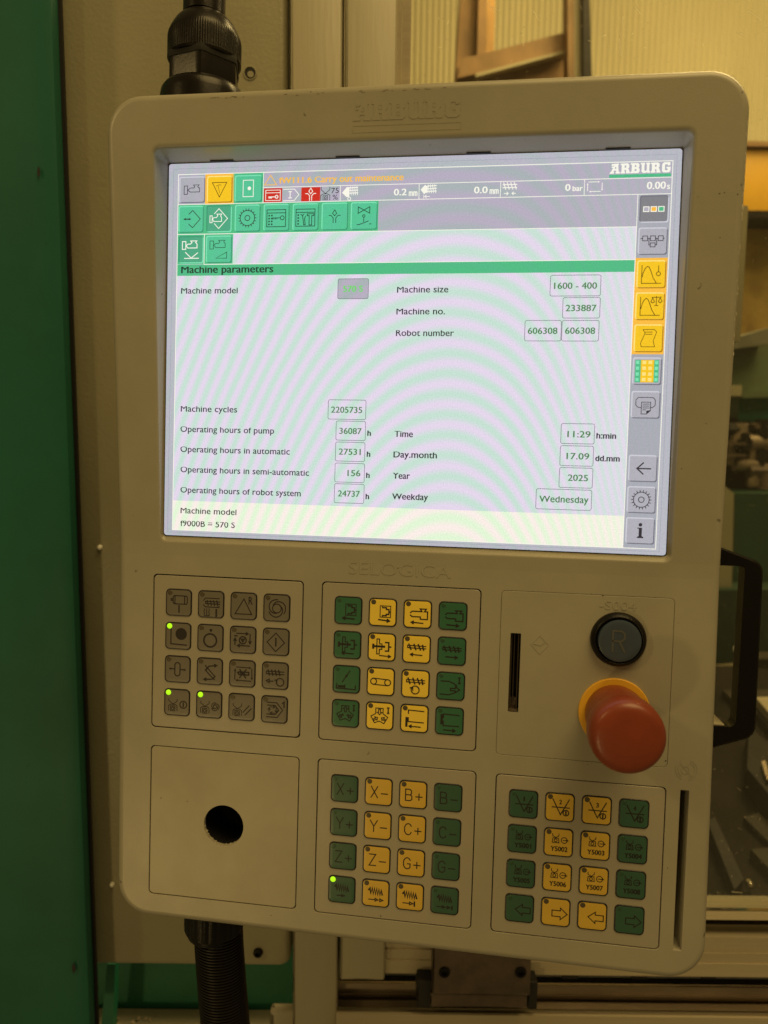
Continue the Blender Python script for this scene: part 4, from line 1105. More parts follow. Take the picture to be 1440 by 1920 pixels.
def revolve(name, prof, mat, parent, seg=64, ribs=0, ribd=0.0, ribrange=None, hexagon=None, tilt=0.0):
    """profile [(radius mm, height mm above origin)] about the panel's up axis"""
    bm = bmesh.new(); rings_ = []
    for r_, h in prof:
        rg_ = []
        for i in range(seg):
            a = 2 * PI * i / seg; rr_ = r_
            if ribs and ribrange[0] <= h <= ribrange[1]: rr_ = r_ - (ribd if (i * ribs * 2 // seg) % 2 else 0)
            if hexagon and hexagon[0] <= h <= hexagon[1]:
                q = (a + 0.25) % (PI / 3) - PI / 6; rr_ = min(r_ * 1.06, r_ * 0.94 / math.cos(q))
            rg_.append(Vector((rr_ * math.cos(a) / 1000, rr_ * math.sin(a) / 1000, h / 1000)))
        rings_.append(rg_)
    loft(bm, rings_, cap_first=True, cap_last=True)
    return bm_obj(name, bm, mat, parent, angle=35)


gl = root_at('cable_gland', -2.6, -284, -30, 'black nylon cable gland standing on the top edge of the control panel', 'cable gland')
revolve('flange', [(26.2, -3), (26.2, 21), (25.6, 25), (24.0, 27.4), (22.4, 28.4)], M['glandp'], gl)
revolve('body', [(20.6, 26), (20.9, 28), (20.9, 43.5)], M['glandp'], gl, hexagon=(26, 50))
revolve('seal_ring', [(20.0, 40.5), (21.4, 41.5), (21.7, 43.5), (21.4, 45.5), (20.0, 46)], M['gap'], gl, hexagon=(40, 52))
revolve('dome_nut', [(21.2, 44.5), (22.2, 45.5), (22.2, 54), (22.2, 58), (21.8, 60), (21.0, 62.0), (19.8, 64.5), (18.0, 67.5), (15.8, 70.0), (13.6, 71.6), (12.4, 72.2)], M['glandp'], gl, seg=384, ribs=96, ribd=0.30, ribrange=(46, 59))
cp = root_at('conduit', -3.4, -208, -30, 'smooth black cable conduit rising from the cable gland', 'cable conduit')
revolve('conduit_tube', [(12.7, -4), (12.7, 160), (12.7, 340)], M['glandp'], cp, seg=48)
for o_ in (cp,): o_.matrix_world = panel.matrix_world @ Matrix.Translation(P(-3.4, -361, -30))

hs = root_at('corrugated_hose', 15.5, 190, -30, 'black corrugated cable hose leaving the underside of the control panel', 'hose')
revolve('hose_connector', [(18.9, 4), (18.9, -22.5), (18.4, -24.0), (16.9, -24.2), (16.7, -27.5), (15.6, -28.6)], M['blackp'], hs, seg=96, ribs=24, ribd=0.7, ribrange=(-23.5, 5))
bm = bmesh.new(); rings_ = []
N = 560
for i in range(N):
    t = i / (N - 1); h = -24 - 150 * t
    cx = 2.8 + 1.0 * t + 8.5 * (t * 1.6) ** 1.25; cy = 2 * t
    ph = (i % 7) / 7
    r_ = 14.5 + (1.0 if 1 / 7 <= ph < 4.5 / 7 else 0.0)
    rings_.append([Vector(((cx + r_ * math.cos(a * PI / 20)) / 1000, (cy + r_ * math.sin(a * PI / 20)) / 1000, (h + 1.4 * math.cos(a * PI / 20) * t) / 1000)) for a in range(40)])
loft(bm, rings_)
bm_obj('hose_tube', bm, M['hosep'], hs, angle=50)
hs.matrix_world = panel.matrix_world @ Matrix.Translation(P(15.0, 190, -30))

# ------------------------------------------------------------------ machine behind (world frame; U turns a picture point at a distance into a place)


def U(px, py, Y):
    d = Vector(((px - 720) / F_PX, (py - 960) / F_PX, 1.0)); w = camrot @ (cv2bl @ d)
    return Vector((0, 0, CAM_Z)) + w * (Y / w.y)


def wbox(bm, x0, x1, y0, y1, z0, z1, mat=0, bev=0.0):
    vs = [bm.verts.new((x, y, z)) for x in (x0, x1) for y in (y0, y1) for z in (z0, z1)]
    fs = []
    for idx in ((0, 1, 3, 2), (4, 5, 7, 6), (0, 1, 5, 4), (2, 3, 7, 6), (0, 2, 6, 4), (1, 3, 7, 5)):
        f = bm.faces.new([vs[i] for i in idx]); f.material_index = mat; fs.append(f)
    if bev:
        es = list({e for f in fs for e in f.edges}); bmesh.ops.bevel(bm, geom=es, offset=bev, segments=3, affect='EDGES', profile=0.5)


def wobj(name, boxes, mat, label=None, cat=None, parent=None, bev=0.0, kind=None, group=None, angle=40):
    bm = bmesh.new()
    for b in boxes: wbox(bm, *b, bev=bev)
    c = Vector((sum((b[0] + b[1]) / 2 for b in boxes) / len(boxes), sum((b[2] + b[3]) / 2 for b in boxes) / len(boxes), min(b[4] for b in boxes)))
    if parent is None: bmesh.ops.translate(bm, verts=bm.verts, vec=-c)
    o = bm_obj(name, bm, mat, parent, angle=angle)
    if parent is None: o.location = c
    return tag(o, label, cat, group, kind)


def emptyw(name, loc, label, cat, group=None):
    o = bpy.data.objects.new(name, None); COL.objects.link(o); o.location = loc; o.empty_display_size = 0.02
    return tag(o, label, cat, group)


def rebase(o, root):
    o.parent = root; o.matrix_parent_inverse = Matrix.Identity(4); o.location = o.location - root.location


YB = 0.62
a = U(118, 900, YB); b = U(541, 900, YB); zt = U(300, -120, YB).z; zb_ = U(300, 1812, YB).z
mp = emptyw('mounting_plate', (a.x, YB, zb_), 'olive grey textured metal cover plate behind the control panel', 'cover plate')
bm = bmesh.new()
pts = rounded([(a.x, zt), (b.x, zt), (b.x, zb_), (a.x, zb_)], [0.002, 0.002, 0.009, 0.010], 6)
lp = []
for i in range(6):
    t = i / 5 * PI / 2; ins = 0.006 * (1 - math.sin(t))
    cx_, cz_ = (a.x + b.x) / 2, (zt + zb_) / 2
    lp.append([Vector((x + (ins if x < cx_ else -ins), YB + 0.006 * (1 - math.cos(t)), z + (ins if z < cz_ else -ins))) for x, z in pts])
lp.append([Vector((x, YB + 0.028, z)) for x, z in pts])
loft(bm, lp, cap_first=True, cap_last=True)
o = bm_obj('cover_sheet', bm, M['plate'], None, angle=40); o.parent = mp; o.data.transform(Matrix.Translation(-mp.location))


def wdisc(name, c, r_, prof, mat, parent, seg=32, label=None):
    bm = bmesh.new()
    rg_ = [[Vector((c.x + q * r_ * math.cos(2 * PI * i / seg), c.y - d, c.z + q * r_ * math.sin(2 * PI * i / seg))) for i in range(seg)] for q, d in prof]
    loft(bm, rg_, cap_last=True)
    if parent: bmesh.ops.translate(bm, verts=bm.verts, vec=-parent.location)
    o = bm_obj(name, bm, mat, parent, angle=35)
    if label: o['label'] = label
    return o


HEAD = [(1, 0), (1, 0.002), (0.85, 0.0032), (0.5, 0.0034), (0.45, 0.0014)]
wdisc('screw', U(484, 1785, YB), 0.0042, HEAD, M['blackp'], mp, label='dark screw low on the plate')
c = U(469, 137, YB)
wdisc('bolt_hole', c, 0.0042, [(1.0, 0.0003), (0.9, 0.0006), (0.86, 0.0004), (0.0, 0.0004)], M['dark'], mp)
bm = bmesh.new()
rg_ = [[Vector((c.x + q * 0.0056 * math.cos(2 * PI * i / 24), c.y - d, c.z + q * 0.0056 * math.sin(2 * PI * i / 24))) for i in range(24)] for q, d in ((1, 0), (0.95, .0007), (0.82, .0008), (0.76, 0.0003))]
loft(bm, rg_); bmesh.ops.translate(bm, verts=bm.verts, vec=-mp.location); bm_obj('hole_rim', bm, M['plate'], mp, angle=60)
bm = bmesh.new(); rg_ = [[Vector((c.x + .0005 + q * 0.0026 * math.cos(2 * PI * i / 16), c.y - .001, c.z - .0012 + q * 0.0024 * math.sin(2 * PI * i / 16))) for i in range(16)] for q in (1.0, 0.5)]
loft(bm, rg_, cap_last=True); bmesh.ops.translate(bm, verts=bm.verts, vec=-mp.location); bm_obj('recessed_bolt', bm, M['plate'], mp)
DOME = [(1, 0), (1, .0012), (0.85, .0024), (0.5, .0032), (0.1, .0034)]
wdisc('rivet', U(188, 1026, YB), 0.0023, DOME, M['white'], mp, 20, 'small pale rivet')
wdisc('rivet', U(211, 1657, YB), 0.0021, DOME, M['white'], mp, 20, 'small pale rivet')

# green side cover, slightly in front of the plate
YG = 0.588
xg = U(132, 900, YG).x; zgb = U(60, 1990, YG).z
gc = emptyw('side_cover', (xg - 0.2, YG, zgb), 'large dark green sheet metal cover at the left edge of the picture', 'machine cover')
bm = bmesh.new()
prof2 = [(xg - 0.5, YG + 0.004), (xg - 0.035, YG), (xg - 0.018, YG - 0.0004), (xg - 0.006, YG - 0.0003), (xg - 0.0015, YG + 0.001), (xg, YG + 0.004), (xg, YG + 0.009), (xg - 0.5, YG + 0.009)]
loft(bm, [[Vector((x, y, zgb)) for x, y in prof2], [Vector((x, y, zt + 0.1)) for x, y in prof2]], cap_first=True, cap_last=True)
bmesh.ops.translate(bm, verts=bm.verts, vec=-gc.location)
bm_obj('cover_sheet', bm, M['green'], gc, angle=40)
bm = bmesh.new(); wbox(bm, xg - 0.004, xg + 0.0022, YG + 0.010, YG + 0.013, zgb, zt + 0.1)  # dark strip put in for the shade of the gap behind the cover edge
bmesh.ops.translate(bm, verts=bm.verts, vec=-gc.location); bm_obj('gap_shade_strip', bm, M['dark'], gc)
for px, py, r_, sq in ((75, 324, .0015, 2.4), (140, 1812, .0019, 2.4)):
    c = U(px, py, YG)
    bm = bmesh.new()
    for q, d in ((1, .0022),): bm.faces.new([bm.verts.new((c.x + r_ * math.cos(2 * PI * i / 20) * .8, c.y - d, c.z + r_ * sq * math.sin(2 * PI * i / 20))) for i in range(20)])
    bmesh.ops.translate(bm, verts=bm.verts, vec=-gc.location); bm_obj('slotted_hole', bm, M['dark'], gc)
# green wall and ledge visible under the plate
YI = 0.70
wobj('inner_wall', [(U(100, 1850, YI).x, U(640, 1850, YI).x, YI, YI + 0.02, U(300, 1990, YI).z, U(300, 1740, YI).z)], M['green2'], 'green painted inner wall visible below the olive cover plate', 'machine wall')
zl = U(300, 1888, YI).z
lx0, lx1 = U(175, 1900, YI).x, U(545, 1900, YI - 0.06).x
wobj('ledge', [(lx0, lx1, YI - 0.045, YI - 0.001, zl - 0.05, zl)], M['alu'], 'grey metal ledge with paint flakes under the olive plate', 'ledge', bev=0.002)
rx = U(520, 1890, 0.65)
wobj('ledge_bracket', [(rx.x - 0.006, rx.x + 0.02, 0.64, 0.652, rx.z - 0.06, U(520, 1880, 0.65).z)], M['alu'], 'small rounded grey bracket at the right end of the ledge', 'bracket', bev=0.004)
for k, px in enumerate((222, 228, 256, 262, 275, 284, 292, 300, 312, 364, 372, 455)):
    p_ = U(px, 1884, YI - 0.012)
    bm = bmesh.new(); s_ = random.uniform(.0012, .0036)
    vs = [bm.verts.new((random.uniform(-1, 1) * s_, random.uniform(-1, 1) * s_, random.uniform(0, .9) * s_)) for _ in range(7)]
    bmesh.ops.convex_hull(bm, input=vs)
    o = bm_obj('paint_flake', bm, M['chip']); o.location = Vector((p_.x, YI - 0.006 - random.uniform(0, .02), zl + 0.0005))
    tag(o, 'small pale flake of loose paint lying on the grey ledge', 'paint flake', 'paint flakes lying on the ledge')
bx = U(203, 1880, 0.66)
bm = bmesh.new(); q = [U(201, 1808, 0.655), U(216, 1808, 0.655), U(210, 1960, 0.655), U(186, 1960, 0.655)]
loft(bm, [[Vector(p) for p in q], [p + Vector((0, 0.012, 0)) for p in q]], cap_first=True, cap_last=True)
tag(bm_obj('upright_flange', bm, M['green2']), 'light green sheet metal flange standing at the lower left corner', 'flange')

# aluminium posts
YP = 0.612


def post(name, pxa, pxb, ptop, pbot, label, ref=100, grooves=()):
    x0 = U(pxa, ref, YP).x; x1 = U(pxb, ref, YP).x; z0 = U(600, pbot, YP).z; z1 = U(600, ptop, YP).z
    r = emptyw(name, ((x0 + x1) / 2, YP, z0), label, 'aluminium post')
    bm = bmesh.new(); wbox(bm, x0, x1, YP, YP + 0.045, z0, z1, bev=0.0022)
    bmesh.ops.translate(bm, verts=bm.verts, vec=-r.location); bm_obj('profile', bm, M['alu'], r, angle=35)
    return r, x0, x1, z0, z1


r1_, x0, x1, z0, z1 = post('frame_post', 544, 641, -150, 2050, 'grey aluminium frame post right of the olive plate, running full height')
r2_, x0, x1, z0, z1 = post('door_stile', 647, 744, -150, 1838, 'grey upright stile of the sliding guard door, next to the frame post')
bm = bmesh.new(); wbox(bm, x1 + 0.0006, x1 + 0.0035, YP + 0.004, YP + 0.02, z0 + 0.03, z1); wbox(bm, x1 + 0.0040, x1 + 0.011, YP + 0.008, YP + 0.02, z0 + 0.03, z1)
bmesh.ops.translate(bm, verts=bm.verts, vec=-r2_.location); bm_obj('glazing_bead', bm, M['aluh'], r2_)
DX0 = x1; XR = 0.75
# guard door: glass + stepped bottom rail


def extr(name, rows, mat, parent, x0, x1, thick=0.0012):
    """rows of (picture row at the right edge, Y): the visible stepped section, carried sideways"""
    bm = bmesh.new()
    sec = [(Y, U(1300, py, Y).z) for py, Y in rows]
    back = max(y for y, z in sec) + thick
    sec2 = sec + [(back, sec[-1][1]), (back, sec[0][1])]
    loft(bm, [[Vector((x0, y, z)) for y, z in sec2], [Vector((x1, y, z)) for y, z in sec2]], cap_first=True, cap_last=True)
    if parent: bmesh.ops.translate(bm, verts=bm.verts, vec=-parent.location)
    return bm_obj(name, bm, mat, parent, angle=30)


gd = emptyw('guard_door', ((DX0 + XR) / 2, 0.63, U(1300, 1833, 0.62).z), 'sliding guard door with a scratched clear window over a stepped grey bottom rail', 'guard door')
extr('bottom_rail', [(1703, 0.656), (1722, 0.623), (1724, 0.622)], M['aluh'], gd, DX0, XR)
extr('door_seal', [(1725, 0.630), (1733, 0.626)], M['sealc'], gd, DX0, XR)
extr('lower_rail', [(1734, 0.650), (1755, 0.621), (1757, 0.6195), (1785, 0.6195), (1787, 0.6175), (1805, 0.6175), (1807, 0.616), (1831, 0.616)], M['aluh'], gd, DX0, XR)
bm = bmesh.new()
for px in (1070, 1200, 1330):
    q = U(px, 1834, 0.616); wbox(bm, q.x - 0.007, q.x + 0.007, 0.617, 0.625, q.z - 0.0015, q.z + 0.002)
bmesh.ops.translate(bm, verts=bm.verts, vec=-gd.location); bm_obj('drain_slots', bm, M['dark'], gd)
mg, nt, bg_ = nmat('clear_window_pane')
for n in list(nt.nodes): nt.nodes.remove(n)
out = nt.nodes.new('ShaderNodeOutputMaterial'); tr = nt.nodes.new('ShaderNodeBsdfTransparent'); tr.inputs[0].default_value = (0.93, 0.94, 0.90, 1)
gs = nt.nodes.new('ShaderNodeBsdfGlossy'); gs.inputs['Roughness'].default_value = 0.05
fr = nt.nodes.new('ShaderNodeFresnel'); fr.inputs[0].default_value = 1.45
df = nt.nodes.new('ShaderNodeBsdfDiffuse'); df.inputs[0].default_value = (0.8, 0.75, 0.6, 1)
m1 = nt.nodes.new('ShaderNodeMixShader'); m2 = nt.nodes.new('ShaderNodeMixShader')
nt.links.new(fr.outputs[0], m1.inputs[0]); nt.links.new(tr.outputs[0], m1.inputs[1]); nt.links.new(gs.outputs[0], m1.inputs[2])
tcg = nt.nodes.new('ShaderNodeTexCoord'); ng = nt.nodes.new('ShaderNodeTexNoise'); ng.inputs['Scale'].default_value = 420; ng.inputs['Detail'].default_value = 4
nt.links.new(tcg.outputs['Object'], ng.inputs['Vector'])
rg2 = nt.nodes.new('ShaderNodeValToRGB'); rg2.color_ramp.elements[0].position = 0.66; rg2.color_ramp.elements[1].position = 0.80
rg2.color_ramp.elements[0].color = (0.014, 0.014, 0.014, 1); rg2.color_ramp.elements[1].color = (0.34, 0.34, 0.34, 1)
nt.links.new(ng.outputs['Fac'], rg2.inputs[0]); nt.links.new(rg2.outputs[0], m2.inputs[0])
nt.links.new(m1.outputs[0], m2.inputs[1]); nt.links.new(df.outputs[0], m2.inputs[2]); nt.links.new(m2.outputs[0], out.inputs[0])
zg0 = U(1300, 1705, 0.635).z
bm = bmesh.new(); wbox(bm, DX0 + 0.002, XR, 0.634, 0.638, zg0, zt + 0.1)
bmesh.ops.translate(bm, verts=bm.verts, vec=-gd.location); pane = bm_obj('window_pane', bm, mg, gd)
# scratches on the pane
bm = bmesh.new()


def scratch(px0, py0, px1, py1, w):
    A = U(px0, py0, 0.6335); B = U(px1, py1, 0.6335); d = (B - A).normalized(); n_ = Vector((-d.z, 0, d.x)) * w
    bm.faces.new([bm.verts.new(p) for p in (A - n_, B - n_ * 0.4, B + n_ * 0.4, A + n_)])


scratch(1168, 30, 1160, 100, .00022); scratch(1162, 72, 1163, 104, .0005); scratch(913, 2, 926, 24, .0002); scratch(918, 12, 938, 20, .0002); scratch(1190, 12, 1201, 26, .00025)
scratch(1382, 60, 1400, 68, .0003); scratch(1404, 20, 1428, 38, .00018); scratch(1372, 1672, 1392, 1674, .0003); scratch(1000, 20, 1012, 40, .00015)
for k in range(70):
    px = random.uniform(760, 1440); py = random.uniform(0, 200) if k < 45 else random.uniform(1440, 1700)
    if k >= 45: px = random.uniform(1325, 1440)
    L_ = random.uniform(1, 9); an = random.uniform(0, PI)
    scratch(px, py, px + L_ * math.cos(an), py + L_ * math.sin(an), random.uniform(.00006, .00016))
DP = surf('dim_olive_plate', (0.036, 0.030, 0.018), 0.55, spec=0.2, var=.3, vscale=20)
ms = surf('scratched_plastic', (0.85, 0.78, 0.6), 0.5)
bmesh.ops.translate(bm, verts=bm.verts, vec=-gd.location); bm_obj('scratches', bm, ms, gd)

# linear rail below the door with its carriage, then the sill beam
lr = emptyw('guide_rail', (0.2, 0.63, U(1300, 1895, 0.62).z), 'brown oiled steel guide rail running below the guard door', 'guide rail')
RX0 = U(632, 1860, 0.615).x
extr('rail_bar', [(1848, 0.640), (1851, 0.628), (1867, 0.626), (1870, 0.622), (1878, 0.634), (1882, 0.630), (1895, 0.628)], M['steel'], lr, RX0, XR)
extr('rail_bed', [(1834, 0.650), (1850, 0.650)], M['dark'], lr, RX0, XR)
extr('left_strip', [(1737, 0.634), (1768, 0.632), (1772, 0.624), (1800, 0.624)], M['alu'], r2_, x1 + 0.0045, x1 + 0.0046 + 0.0001)
sb = emptyw('sill_beam', (0.2, 0.6, U(1300, 1990, 0.6).z), 'grey sill beam along the bottom edge of the picture', 'sill beam')
extr('sill_profile', [(1896, 0.634), (1904, 0.606), (1908, 0.604), (1990, 0.604)], M['aluh'], sb, RX0, XR)
cr = emptyw('rail_carriage', U(902, 1895, 0.6), 'dark brown steel carriage block with two socket screws on the guide rail', 'rail carriage')
qa, qb = U(812, 1795, 0.596), U(993, 1890, 0.596)
bm = bmesh.new(); wbox(bm, qa.x, qb.x, 0.596, 0.63, U(900, 1866, .596).z, qa.z + 0.02, bev=0.0012); bmesh.ops.translate(bm, verts=bm.verts, vec=-cr.location); bm_obj('mounting_block', bm, M['bronze'], cr, angle=35)
bm = bmesh.new(); wbox(bm, qa.x - 0.0015, qb.x - 0.002, 0.5975, 0.63, U(900, 1892, .596).z, U(900, 1867, .596).z, bev=0.0012); bmesh.ops.translate(bm, verts=bm.verts, vec=-cr.location); bm_obj('runner_block', bm, M['bronze'], cr, angle=35)
for pa, pb in ((782, 811), (990, 1008)):
    bm = bmesh.new(); wbox(bm, U(pa, 1860, .602).x, U(pb, 1860, .602).x, 0.602, 0.632, U(900, 1892, .602).z, U(900, 1840, .602).z, bev=0.001); bmesh.ops.translate(bm, verts=bm.verts, vec=-cr.location); bm_obj('end_seal', bm, M['dark'], cr)
SOCK = [(1, 0), (1, .0016), (.9, .002), (.55, .002), (.5, .0002), (0.2, .0002)]
for px in (833, 976): wdisc('screw', U(px, 1822, 0.596), 0.0048, SOCK, M['blackp'], cr)

# ------------------------------------------------------------------ inside the machine, seen through the pane
YW = 2.6
bm = bmesh.new()
x0w, x1w = -0.3, 2.6; n = 1100
top_ = []; bot_ = []
for i in range(n + 1):
    x = x0w + (x1w - x0w) * i / n
    y = YW + 0.0042 * math.sin(2 * PI * x / 0.0192)
    top_.append(bm.verts.new((x, y, 3.6))); bot_.append(bm.verts.new((x, y, 0.2)))
for i in range(n): bm.faces.new((top_[i], top_[i + 1], bot_[i + 1], bot_[i]))
tag(bm_obj('back_wall', bm, M['wall'], smooth=True), 'yellowish corrugated wall far behind the guard window', 'wall', kind='structure')


def bar(bm, pts, Y, th, mat=0):
    q = [U(x, y, Y) for x, y in pts]
    a_ = [bm.verts.new(p) for p in q]; b_ = [bm.verts.new(p + Vector((0, th, 0))) for p in q]; n = len(a_)
    f = bm.faces.new(a_); f.material_index = mat; f = bm.faces.new(b_); f.material_index = mat
    for i in range(n): f = bm.faces.new((a_[i], a_[(i + 1) % n], b_[(i + 1) % n], b_[i])); f.material_index = mat


bf = emptyw('brown_frame', U(980, 150, 1.7), 'brown and orange metal frame standing in front of the corrugated wall', 'metal frame')


def bframe(name, polys, mat):
    bm = bmesh.new()
    for pts, Y, th in polys: bar(bm, pts, Y, th)
    bmesh.ops.translate(bm, verts=bm.verts, vec=-bf.location); bm_obj(name, bm, mat, bf)


bframe('upright', [([(868, -60), (882, -60), (882, 200), (850, 200)], 1.70, .05)], M['brown'])
bframe('upright', [([(882, -60), (898, -60), (893, 110), (876, 110)], 1.72, .03)], M['orange'])
bframe('upright', [([(899, -60), (914, -60), (910, 200), (892, 200)], 1.68, .05)], M['brown'])
bframe('upright', [([(914, -60), (930, -60), (926, 96), (908, 104)], 1.74, .02)], M['orange'])
bframe('cross_rail', [([(866, 108), (892, 104), (1070, 58), (1070, 92), (892, 138), (858, 146)], 1.66, .04)], M['brown'])
bframe('rail_edge', [([(892, 138), (1066, 92), (1066, 97), (892, 144)], 1.65, .02)], M['wall'])
bframe('infill_panel', [([(892, 144), (1070, 97), (1070, 240), (892, 240)], 1.69, .02)], M['brown'])
bframe('upright', [([(1064, -60), (1076, -60), (1078, 240), (1066, 240)], 1.62, .04)], M['brown'])
bframe('upright', [([(1076, -60), (1092, -60), (1094, 240), (1078, 240)], 1.62, .03)], M['wall'])
bframe('upright', [([(1093, -60), (1104, -60), (1113, 240), (1095, 240)], 1.60, .05)], M['grime'])

yb_ = U(1380, 300, 1.5)
o = wobj('yellow_beam', [(yb_.x, 1.9, 1.5, 1.62, U(1400, 398, 1.5).z, U(1400, 278, 1.5).z)], M['yellow'], 'bright yellow beam beside the right edge of the control panel', 'beam', bev=0.004)
wobj('beam_shelf', [(yb_.x, 1.9, 1.49, 1.62, U(1400, 277, 1.5).z, U(1400, 268, 1.5).z)], M['brown'], 'thin brown strip lying on top of the yellow beam', 'strip')
wobj('dark_strip', [(yb_.x, 1.9, 1.48, 1.56, U(1400, 414, 1.5).z, U(1400, 400, 1.5).z)], M['grime'], 'dark rail directly under the yellow beam', 'rail')
wobj('stained_sheet', [(yb_.x - 0.02, 1.9, 1.6, 1.63, U(1400, 700, 1.6).z, U(1400, 415, 1.6).z)], M['mottle'], 'stained yellow sheet below the yellow beam', 'sheet')
s0, s1 = U(1386, 500, 0.9), U(1402, 500, 0.9)
bm = bmesh.new(); bar(bm, [(1386, 384), (1403, 386), (1388, 640), (1368, 640)], 0.9, 0.02)
tag(bm_obj('slim_strip', bm, M['alu']), 'slim beige strip standing close behind the panel edge under the yellow beam', 'strip')
bm = bmesh.new(); bar(bm, [(1360, 640), (1450, 612), (1450, 644), (1360, 656)], 1.25, 0.25)
tag(bm_obj('sloping_cover', bm, M['greyc']), 'grey sloping metal cover above the dusty green casting', 'metal cover')
gm = emptyw('machine_casting', U(1420, 780, 1.3), 'dusty green machine casting right of the control panel', 'casting')
for nm, pts, Y, th, mt in (('upper_block', [(1360, 650), (1470, 644), (1470, 745), (1360, 745)], 1.30, .3, M['mgreen']), ('ledge', [(1392, 736), (1470, 732), (1470, 744), (1392, 746)], 1.27, .1, M['mgreen']),
                           ('lower_block', [(1385, 744), (1470, 744), (1470, 790), (1385, 790)], 1.30, .2, M['green']), ('bracket', [(1355, 722), (1391, 722), (1391, 742), (1355, 742)], 1.25, .1, M['plate'])):
    bm = bmesh.new(); bar(bm, pts, Y, th); bmesh.ops.translate(bm, verts=bm.verts, vec=-gm.location); bm_obj(nm, bm, mt, gm)
hb = emptyw('hydraulic_block', U(1410, 930, 1.2), 'dark oily valve block with fittings behind the panel edge', 'valve block')
bm = bmesh.new(); bar(bm, [(1340, 784), (1470, 784), (1470, 940), (1340, 940)], 1.3, .3); bmesh.ops.translate(bm, verts=bm.verts, vec=-hb.location); bm_obj('block', bm, M['grime'], hb)
for k in range(16):
    px = random.uniform(1370, 1440); py = random.uniform(795, 900); c = U(px, py, 1.27); r_ = random.uniform(.006, .016)
    bm = bmesh.new(); bmesh.ops.create_cone(bm, cap_ends=True, segments=random.choice((6, 12)), radius1=r_, radius2=r_ * .8, depth=random.uniform(.02, .05), matrix=Matrix.Translation(c) @ Matrix.Rotation(random.choice((0, PI / 2)), 4, 'YX'[k % 2]))
    bmesh.ops.translate(bm, verts=bm.verts, vec=-hb.location); bm_obj('fitting', bm, random.choice((M['bronze'], M['grime'], M['steel'])), hb, angle=40)
for py, w_ in ((828, 12), (850, 16)):
    bm = bmesh.new(); bar(bm, [(1360, py), (1400, py + 2), (1400, py + 7), (1360, py + 6)], 1.24, .02); bmesh.ops.translate(bm, verts=bm.verts, vec=-hb.location); bm_obj('pipe_stub', bm, M['bronze'], hb)
bm = bmesh.new(); bar(bm, [(1345, 900), (1376, 925), (1372, 1104), (1335, 1104)], 1.18, .04)
tag(bm_obj('beige_plate', bm, M['plate']), 'narrow olive beige plate between the panel edge and the green machine bed', 'plate')
bm = bmesh.new(); bar(bm, [(1379, 925), (1480, 925), (1480, 1104), (1373, 1104)], 1.22, .3)
tag(bm_obj('machine_bed', bm, surf('dark_green_bed_paint', (0.010, 0.050, 0.028), 0.5, var=.3, vscale=8)), 'dark green machine bed behind the black grab handle', 'machine bed')
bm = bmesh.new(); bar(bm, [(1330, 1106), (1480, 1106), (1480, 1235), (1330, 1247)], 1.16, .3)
tag(bm_obj('bed_skirt', bm, surf('dull_green_skirt_paint', (0.012, 0.040, 0.022), 0.5, var=.3, vscale=8)), 'dull green lower skirt of the machine bed seen through the grab handle', 'machine skirt')  # plain dull green, a little darker than the bed
# oily tray receding below
tray = bmesh.new(); q = [U(1250, 1248, 1.12), U(1500, 1248, 1.12), U(1500, 1700, 0.70), U(1250, 1700, 0.70)]
loft(tray, [q, [p + Vector((0, 0.0, -0.05)) for p in q]], cap_first=True, cap_last=True)
tag(bm_obj('oil_tray', tray, M['floor']), 'dark oily tray sloping down behind the guard window', 'tray')


def onfloor(name, pts, mat, label, cat, h=0.012, lift=0.002):
    # points given on the tray plane
    n_ = (q[1] - q[0]).cross(q[3] - q[0]).normalized()
    if n_.z < 0: n_ = -n_
    out_ = []
    for px, py in pts:
        d = U(px, py, 1.0) - Vector((0, 0, CAM_Z)); o0 = Vector((0, 0, CAM_Z))
        t = (q[0] - o0).dot(n_) / d.dot(n_); out_.append(o0 + d * t + n_ * lift)
    bm = bmesh.new(); loft(bm, [[p + n_ * h for p in out_], out_], cap_first=True, cap_last=True)
    return tag(bm_obj(name, bm, mat), label, cat)


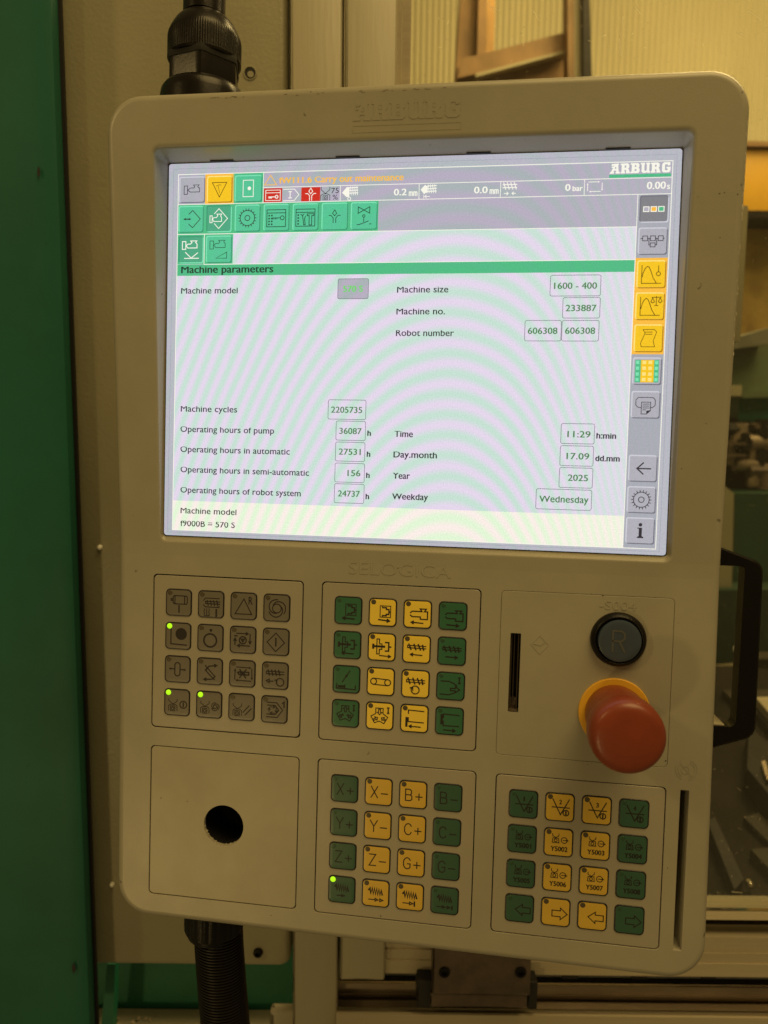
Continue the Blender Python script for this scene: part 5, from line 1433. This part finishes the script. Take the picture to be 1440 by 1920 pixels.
onfloor('light_bar', [(1408, 1236), (1480, 1236), (1480, 1250), (1408, 1250)], DP, 'pale bar lying at the foot of the machine bed', 'bar')
onfloor('bright_plate', [(1352, 1306), (1480, 1306), (1480, 1430), (1418, 1352), (1376, 1330)], DP, 'pale wedge shaped plate lying on the oily tray near the handle', 'plate', 0.01)
onfloor('bright_plate', [(1410, 1336), (1480, 1334), (1480, 1420)], M['aluh'], 'bright corner plate lying on the pale wedge plate at the right edge', 'plate', 0.012, 0.014)
onfloor('dark_clamp', [(1396, 1400), (1480, 1470), (1480, 1590), (1392, 1480)], M['grime'], 'dark clamp block at the right edge of the window', 'clamp', 0.03)
onfloor('clamp_edge', [(1417, 1474), (1424, 1472), (1431, 1500), (1424, 1502)], M['steel'], 'short bright steel edge on the dark clamp block', 'steel edge', 0.004, .034)
onfloor('clamp_lip', [(1426, 1502), (1480, 1502), (1480, 1509), (1426, 1509)], M['steel'], 'level bright steel lip on the dark clamp block', 'steel lip', 0.004, .034)
onfloor('tray_rib', [(1392, 1542), (1420, 1534), (1480, 1590), (1480, 1630)], DP, 'olive rib crossing the oily tray above the shiny bolt', 'rib', 0.006)
onfloor('tray_rib', [(1404, 1608), (1440, 1604), (1480, 1640), (1480, 1690)], DP, 'dim brown rib on the oily tray right of the shiny bolt', 'rib', 0.010)
onfloor('dark_hose', [(1322, 1560), (1336, 1552), (1390, 1670), (1372, 1690)], M['grime'], 'dark hose lying on the tray left of the shiny bolt', 'hose', 0.014)
c = U(1403, 1655, 0.72)
o = wdisc('tray_bolt', c, 0.0042, [(1, 0), (1, .003), (.8, .006), (.45, .007), (.1, .0072)], M['chrome'], None, 20); tag(o, 'shiny bolt head on the oily tray near the bottom of the window', 'bolt')
c = U(1383, 1217, 1.05)
o = wdisc('white_knob', c, 0.0065, [(1, 0), (1, .004), (.8, .008), (.4, .010), (.1, .0105)], M['white'], None, 20); tag(o, 'small white knob seen through the grab handle', 'knob')
c = U(1381, 1241, 1.05)
o = wdisc('pale_stud', c, 0.0042, [(1, 0), (1, .004), (.7, .007), (.1, .008)], M['plate'], None, 20); tag(o, 'pale stud just below the white knob', 'stud')
# closing surfaces of the hall behind everything
wobj('machine_floor', [(-0.6, 2.6, 0.72, 2.7, 0.1, 0.16)], M['floor'], 'dark floor inside the machine', 'floor', kind='structure')

# no fireflies from the glossy parts
scn.render.engine = 'CYCLES'
scn.cycles.sample_clamp_indirect = 3.0
